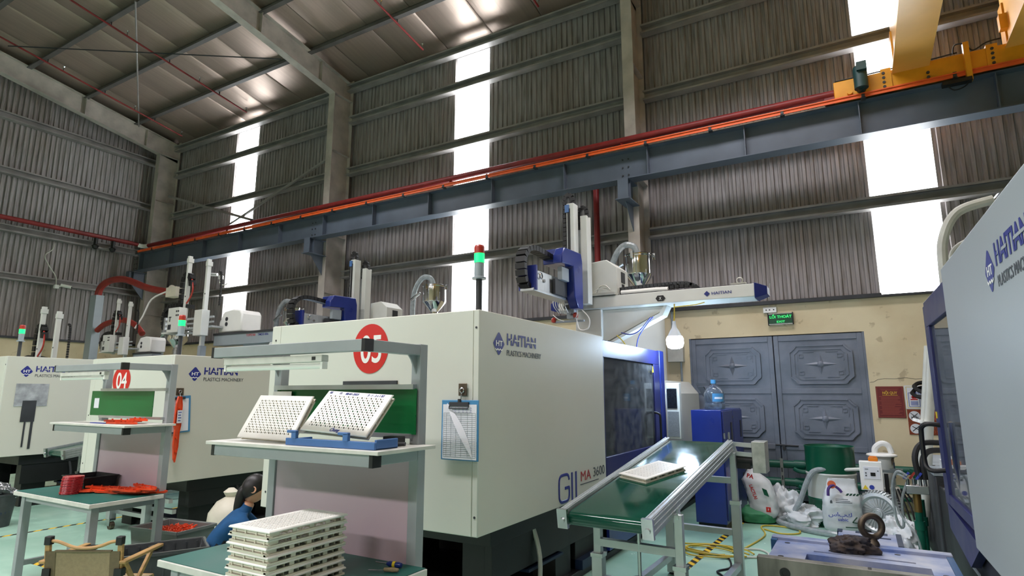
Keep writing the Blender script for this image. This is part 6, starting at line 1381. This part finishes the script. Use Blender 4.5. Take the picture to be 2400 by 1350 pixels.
# floor tape, yellow cords
solo(a().bar((-1.56, 5.9, .001), (-1.45, 8.4, .001), .07, .002), 'floor_tape', 'black and yellow hazard tape along the floor under the conveyor', 'tape', 'hazard')
solo(a().bar((-8.6, 1.5, .001), (-8.55, 6.4, .001), .05, .002), 'floor_tape', 'black and yellow hazard tape along the floor at the left machines', 'tape', 'hazard')
solo(a().bar((-7.0, 2.94, .001), (-5.0, 2.98, .001), .09, .002), 'floor_tape', 'black and yellow hazard tape across the floor under the left bench', 'tape', 'hazard')
r = random.Random(3)
yc = thing('extension_cord', 'tangle of yellow cord on the floor behind the conveyor legs', 'cord', (-1.5, 6.6, 0))
for q in range(4):
    c0 = (-1.5 + r.uniform(-.12, .12), 6.65 + r.uniform(-.15, .15)); pts = [(c0[0] + (.2 + .1 * r.random()) * math.cos(t) * 1.2, c0[1] + (.16 + .08 * r.random()) * math.sin(t), .012 + .006 * q) for t in [i * 2 * PI / 9 for i in range(9)]]
    part(a().tube(pts, .008, 5, smooth=4), 'loop', 'cord_yellow', yc)
solo(a().tube([(-1.2, 6.9, .01), (-1.1, 7.6, .01), (-1.2, 8.1, .01), (-1.0, 8.2, .01), (-.8, 8.1, .01), (-.78, 7.9, .01), (-.95, 7.8, .01), (-1.15, 7.95, .01)], .009, 6, smooth=6), 'brown_cord', 'thin brown cord looping over the floor before the sacks', 'cord', 'cord_yellow')
bk = thing('black_cable', 'black cable trailing on the floor under the conveyor', 'cable', (-1.3, 6.2, 0))
part(a().tube([(-1.5, 6.5, .01), (-1.3, 6.45, .01), (-1.2, 6.1, .01), (-1.28, 5.9, .01), (-1.2, 5.75, .01), (-1.25, 5.5, .01)], .009, 6, smooth=5), 'cable', 'black', bk)
part(a().tube([(-1.2, 6.5, .012), (-1.0, 6.6, .012), (-.95, 6.75, .012), (-1.05, 6.9, .012), (-1.2, 6.85, .012)], .01, 6, smooth=5), 'white_plug_lead', 'hose_white', bk)

# ================================================================ LEFT: chair, bins, person, belt end
fc = thing('folding_chair', 'folding camp chair with tan canvas back and wooden frame, seen from behind', 'chair', (-4.65, 2.28, 0), math.radians(30)); a = MB
W_, HB = .24, .63        # half width; local x across the back, local y away from the viewer
bl_ = lambda z: -.06 - .1 * (z - .3)          # back leans towards the viewer
for s in (-1, 1):
    ps = part(a().bar((s * W_, bl_(.12) , .12), (s * (W_ + .005), bl_(HB), HB), .024, .034), 'back_post', 'wood', fc, bev=.004, local=True)
    part(a().box(s * W_ - .022, bl_(HB) - .02, HB - .03, s * W_ + .022, bl_(HB) + .02, HB + .025), 'corner_cap', 'black', ps, bev=.005, local=True)
    ar = part(a().bar((s * (W_ + .03), -.1, .49), (s * (W_ + .03), .34, .5), .045, .022), 'armrest', 'wood', fc, 'pale wooden armrest', bev=.006, local=True)
    part(a().bar((s * (W_ + .025), -.07, .49), (s * (W_ + .025), .3, .02), .022, .03), 'leg', 'wood', fc, bev=.003, local=True)
    part(a().bar((s * (W_ - .005), .3, .49), (s * (W_ - .005), -.1, .02), .022, .03), 'leg', 'wood', fc, bev=.003, local=True)
    part(a().cyl((s * (W_ - .02), .1, .26), (s * (W_ + .04), .1, .26), .012, n=10), 'pivot', 'black', fc, local=True)
    part(a().box(s * W_ - .03, .27, .47, s * W_ + .05, .33, .5), 'hinge_block', 'black', fc, local=True)
    part(a().box(s * W_ - .02, -.1, .4, s * W_ + .03, -.05, .45), 'hinge_block', 'black', fc, local=True)
part(a().tube([(-W_, bl_(HB), HB - .005), (-W_ * .75, bl_(HB), HB - .01), (-W_ * .5, bl_(HB), HB - .03), (-W_ * .2, bl_(HB), HB - .05), (W_ * .2, bl_(HB), HB - .05), (W_ * .5, bl_(HB), HB - .035), (W_ * .75, bl_(HB), HB - .012), (W_, bl_(HB), HB - .005)], .011, 8, smooth=3), 'top_rail', 'wood', fc, local=True)
def panel(x0, x1, z0, z1, off, m, nm, bow=.015):
    vs = []; nx = 8
    for i in range(nx + 1):
        for z in (z0, (z0 + z1) / 2, z1):
            x = x0 + (x1 - x0) * i / nx; u = x / W_; vs.append((x, bl_(z) - off + bow * (1 - u * u), z))
    fs = [(i * 3 + k, i * 3 + k + 3, i * 3 + k + 4, i * 3 + k + 1) for i in range(nx) for k in range(2)]
    b = MB().add(vs, fs); n = len(vs); b.add([Vector(v) + Vector((0, .004, 0)) for v in vs], [f[::-1] for f in fs])
    part(b, nm, m, fc, local=True)
panel(-W_ * .8, W_ * .76, .3, HB - .07, .012, 'canvas', 'canvas_back')
panel(-W_ * 1.04, -W_ * .78, .3, HB - .07, .016, 'canvas_edge', 'canvas_sleeve'); panel(W_ * .74, W_ * 1.04, .3, HB - .07, .016, 'canvas_edge', 'canvas_sleeve')
part(a().box(-W_ * .8, bl_(.5) - .02, HB - .075, W_ * .78, bl_(.5) + .0, HB - .065), 'hem', 'canvas_edge', fc, local=True)
part(a().box(-W_, -.05, .29, W_, .32, .3), 'canvas_seat', 'canvas', fc, local=True)
for yy in (-.06, .33): part(a().cyl((-W_, yy, .29), (W_, yy, .29), .012, n=8), 'cross_rod', 'wood', fc, local=True)

def bin_(name, label, cx, cy, rz, tx, ty, h, m, ribs_=0):
    t = thing(name, label, 'bin', (cx, cy, 0), rz); b = MB(); k = .86; th = .008
    def loop(sx, sy, z): return [(-sx, -sy, z), (sx, -sy, z), (sx, sy, z), (-sx, sy, z)]
    v = loop(tx * k, ty * k, 0) + loop(tx, ty, h) + loop(tx - th, ty - th, h) + loop(tx * k - th, ty * k - th, th)
    f = [(3, 2, 1, 0), (12, 13, 14, 15)]
    for r_ in range(3): f += [(r_ * 4 + i, r_ * 4 + (i + 1) % 4, r_ * 4 + 4 + (i + 1) % 4, r_ * 4 + 4 + i) for i in range(4)]
    part(b.add(v, f), 'shell', m, t, local=True, bev=.006)
    part(MB().ring([(-tx - .006, -ty - .006, h - .01), (tx + .006, -ty - .006, h - .01), (tx + .006, ty + .006, h - .01), (-tx - .006, ty + .006, h - .01)], .018, .024, Z), 'rim', m, t, local=True)
    if ribs_:
        b = MB()
        for i in range(ribs_):
            x = -tx * .85 + 1.7 * tx * i / (ribs_ - 1); b.box(x - .006, -ty * .97, .12, x + .006, -ty * .9, h - .02).box(x - .006, ty * .9, .12, x + .006, ty * .97, h - .02)
        part(b, 'rib', m, t, local=True, kind='stuff')
    return t
gb = bin_('plastic_bin', 'grey plastic bin full of orange sprue bits behind the left bench', -5.62, 3.42, math.radians(8), .3, .2, .4, 'bin_grey')
b = MB(); r = random.Random(5)
for i in range(420):
    x, y = r.uniform(-.26, .26), r.uniform(-.165, .165); z = .33 + .035 * (1 - (x / .28) ** 2) + r.uniform(-.01, .015); an = r.uniform(0, PI)
    b.bar((x, y, z), (x + .03 * math.cos(an), y + .03 * math.sin(an), z + r.uniform(-.01, .012)), .008, .008)
b.box(-.26, -.17, .28, .26, .17, .325)
sp = solo(b, 'sprue_bits', 'orange plastic sprue bits heaped in the grey bin', 'scrap', 'orange_plastic', kind='stuff'); sp.location = (-5.62, 3.42, .28); sp.rotation_euler = (0, 0, math.radians(8))
bin_('clear_basket', 'smoky see-through plastic basket between the bins and the front table', -5.0, 2.98, math.radians(62), .3, .2, .38, 'smoke_plastic', 7)
sk = thing('white_bag', 'pale plastic bag standing on the floor beside the crouching person', 'bag', (-6.2, 4.4, 0))
part(crumple.__globals__['MB']().lathe([(.0, 0), (.2, .01), (.24, .1), (.22, .3), (.14, .42), (.05, .47), (.08, .52), (.03, .56)], (-6.2, 4.4, 0), 14), 'bag', 'tray_under', sk, ang=60)

# crouching worker: one skinned body, head turned away
PX, PY_ = -4.72, 3.52; F = Vector((.62, .78, 0)).normalized(); Rr = Vector((F.y, -F.x, 0))
def wp(fwd_, right_, z): return Vector((PX, PY_, 0)) + F * fwd_ + Rr * right_ + Vector((0, 0, z))
J = {}; E_ = []
def jn(k, fwd_, right_, z, r_, par=None, mi=0):
    J[k] = (wp(fwd_, right_, z), r_, mi)
    if par: E_.append((par, k))
jn('pelvis', -.3, 0, .24, .125, None, 1); jn('waist', -.22, 0, .36, .11, 'pelvis', 0); jn('chest', -.1, 0, .5, .13, 'waist', 0); jn('collar', -.03, 0, .585, .075, 'chest', 0); jn('neck', .0, 0, .63, .046, 'collar', 2); jn('skull', .02, 0, .68, .06, 'neck', 2)
for s, n_ in ((-1, 'l'), (1, 'r')):
    jn('sh' + n_, -.05, s * .165, .555, .06, 'chest', 0); jn('el' + n_, .12, s * .24, .38, .043, 'sh' + n_, 0); jn('wr' + n_, .33, s * .14, .4, .03, 'el' + n_, 2)
    jn('pm' + n_, .40, s * .12, .41, .026, 'wr' + n_, 2)
    for q, (dx_, dl) in enumerate(((-.03, .07), (-.01, .08), (.01, .078), (.028, .06))):
        jn('k%d' % q + n_, .43, s * .12 + dx_, .405, .0095, 'pm' + n_, 2); jn('t%d' % q + n_, .43 + dl * .7, s * .12 + dx_ * 1.1, .375, .0075, 'k%d' % q + n_, 2)
    jn('th' + n_, .40, s * .12 - s * .045, .43, .01, 'pm' + n_, 2); jn('tt' + n_, .44, s * .12 - s * .05, .42, .008, 'th' + n_, 2)
    jn('hp' + n_, -.26, s * .1, .23, .09, 'pelvis', 1); jn('kn' + n_, .14, s * .17, .36, .062, 'hp' + n_, 1); jn('an' + n_, -.06, s * .13, .08, .042, 'kn' + n_, 1); jn('to' + n_, .1, s * .15, .035, .032, 'an' + n_, 3)
keys = list(J); me = bpy.data.meshes.new('body'); me.from_pydata([J[k][0] for k in keys], [(keys.index(p), keys.index(q)) for p, q in E_], [])
tmp = bpy.data.objects.new('body', me); C.objects.link(tmp)
md = tmp.modifiers.new('s', 'SKIN'); md.use_smooth_shade = True
for i, k in enumerate(keys):
    v = me.skin_vertices[0].data[i]; v.radius = (J[k][1], J[k][1]); v.use_root = (i == 0)
sb = tmp.modifiers.new('d', 'SUBSURF'); sb.levels = sb.render_levels = 2
dg = bpy.context.evaluated_depsgraph_get(); ev = tmp.evaluated_get(dg); bm_ = bpy.data.meshes.new_from_object(ev)
mb = MB(); mb.v = [v.co.copy() for v in bm_.vertices]
segs = [(J[p][0], J[q][0], J[q][2], max(J[p][1], J[q][1])) for p, q in E_]
for p in bm_.polygons:
    c = p.center; best = None
    for A0, B0, mi, rr in segs:
        d_ = B0 - A0; t_ = max(0, min(1, (c - A0).dot(d_) / max(1e-9, d_.length_squared))); dist = (c - A0 - d_ * t_).length - rr * .6
        if best is None or dist < best[0]: best = (dist, mi)
    mb.f.append(list(p.vertices)); mb.m.append(best[1])
bpy.data.objects.remove(tmp); bpy.data.meshes.remove(bm_)
# head: one shaped surface with brow, nose, lips, chin and ears, joined to the body mesh
HC = wp(.05, 0, .775); HF = (F * .96 + Vector((0, 0, -.25))).normalized(); HR = Rr; HU = HR.cross(HF)
n, k = 26, 20; vs = []
for i in range(k + 1):
    ph = PI * i / k
    for j in range(n):
        th = 2 * PI * j / n; f_, r_, u_ = math.sin(ph) * math.cos(th), math.sin(ph) * math.sin(th), math.cos(ph)
        sf, sr, su = .098, .076, .118
        if u_ < -.2 and f_ > 0: sr *= 1 + (u_ + .2) * .35
        x_, y_, z_ = f_ * sf, r_ * sr, u_ * su
        if f_ > .75:
            g = math.exp(-((r_ / .16) ** 2)); x_ += .024 * g * math.exp(-((u_ + .12) / .14) ** 2) + .008 * g * math.exp(-((u_ + .42) / .07) ** 2) * 2 + .006 * math.exp(-((u_ - .28) / .1) ** 2) - .008 * math.exp(-((abs(r_) - .34) / .12) ** 2) * math.exp(-((u_ - .08) / .12) ** 2)
        vs.append(HC + HF * x_ + HR * y_ + HU * z_)
hm = MB().add(vs, [(i * n + j, i * n + (j + 1) % n, (i + 1) * n + (j + 1) % n, (i + 1) * n + j) for i in range(k) for j in range(n)])
for s in (-1, 1):
    ec = HC + HR * s * .077 + HF * -.012
    hm.lathe([(.0, .004), (.017, .002), (.026, .008), (.03, .004), (.026, -.004), (.012, -.004)], ec, 14, ax=(HR * s - HF * .4))
mb.join(hm, 2)
pn = thing('person', 'person with a black ponytail and blue shirt crouching between the machines', 'person', (PX, PY_, 0))
part(mb, 'body', ['shirt_blue', 'trousers', 'skin', 'black'], pn, ang=180)
# hair cap and ponytail
vs = []
for i in range(13):
    for j in range(n):
        th = 2 * PI * j / n; ph = PI * (.62 - .22 * math.cos(th)) * i / 12; f_, r_, u_ = math.sin(ph) * math.cos(th), math.sin(ph) * math.sin(th), math.cos(ph)
        lim = 1.0 if not (f_ > .25 and u_ < .55) else 0.93
        vs.append(HC + HF * (f_ * .108 * lim - .006) + HR * r_ * .085 * lim + HU * (u_ * .128 + .002))
hr = MB().add(vs, [(i * n + j, i * n + (j + 1) % n, (i + 1) * n + (j + 1) % n, (i + 1) * n + j) for i in range(12) for j in range(n)])
hp_ = HC - HF * .085 - HU * .03
hr.tube([HC - HF * .05, hp_, hp_ - F * .025 + Vector((0, 0, -.08)), hp_ - F * .045 + Vector((0, 0, -.19)) , hp_ - F * .08 + Vector((0, 0, -.3))], [.05, .05, .048, .045, .044, .044, .044, .044, .042, .04, .038, .034, .03, .02, .012, .008, .006], 12, smooth=4)
part(hr, 'hair', 'hair', pn, ang=180)
part(MB().box(-.018, -.006, -.006, .018, .006, .006).xf(Matrix.Translation(hp_ - HF * .02 + HU * .02 - HR * .03)), 'hair_clip', 'brass', pn)
for s in (-1, 1):
    e = HC + HF * .088 + HR * s * .03 + HU * .008; part(MB().lathe([(0, .011), (.008, .008), (.011, 0), (.008, -.008), (0, -.011)], e, 12, ax=HF), 'eye', 'white', pn); part(MB().lathe([(0, .003), (.005, .002), (.005, 0)], e + HF * .009, 10, ax=HF), 'iris', 'black', pn)
    part(MB().tube([e + HF * .012 + HU * .02 - HR * .014, e + HF * .014 + HU * .024, e + HF * .008 + HU * .02 + HR * .014], .003, 5), 'eyebrow', 'hair', pn)
part(MB().tube([HC + HF * .09 - HU * .052 - HR * .02, HC + HF * .1 - HU * .05, HC + HF * .09 - HU * .052 + HR * .02], .005, 6, smooth=3), 'lips', 'lips', pn)

# belt end of machine 03, trolley under machine 04, bucket, small bits by the left machines
cv3 = copy_tree(cv, (-1.4 - 8.2, 4.6 + .5, -.03), label='green belt conveyor end sticking out beside the far left machine')
tr = thing('castor_frame', 'low aluminium frame on castors standing under machine 04', 'trolley', (-7.6, 4.6, 0))
for x, y in ((-7.95, 4.05), (-7.2, 4.05)):
    lg = part(a().box(x - .04, y - .04, .12, x + .04, y + .04, .52), 'post', 'aluminium', tr, bev=.004)
    part(a().box(x - .04, y - .035, .1, x + .05, y + .035, .125).box(x - .01, y - .032, .04, x + .045, y - .026, .11), 'castor_fork', 'steel', lg)
    part(a().cyl((x + .025, y - .022, .045), (x + .025, y + .022, .045), .045, n=16), 'castor_wheel', 'old_iron', lg)
for y, z in ((4.05, .42), (4.1, .3), (4.1, .2)): part(a().bar((-8.2, y, z), (-6.75, y, z), .045, .045), 'rail', 'aluminium', tr)
bu = thing('plastic_bucket', 'pale plastic bucket on the floor at the left edge under machine 03', 'bucket', (-9.2, 3.5, 0))
part(a().lathe([(.15, 0), (.19, .36), (.2, .37), (.2, .39), (.185, .39), (.14, .02), (0, .02)], (-9.3, 3.4, 0), 26), 'shell', 'smoke_plastic', bu)
part(a().lathe([(0, .0), (.15, .01), (.17, .16), (0, .17)], (-9.3, 3.4, .02), 24), 'blue_lining', 'slot_blue', bu)
crumple('film_scrap', 'crumpled grey film on top of the pale bucket', (-9.3, 3.4, .33), .16, .16, .14, 'smoke_plastic', 31, 'scrap')
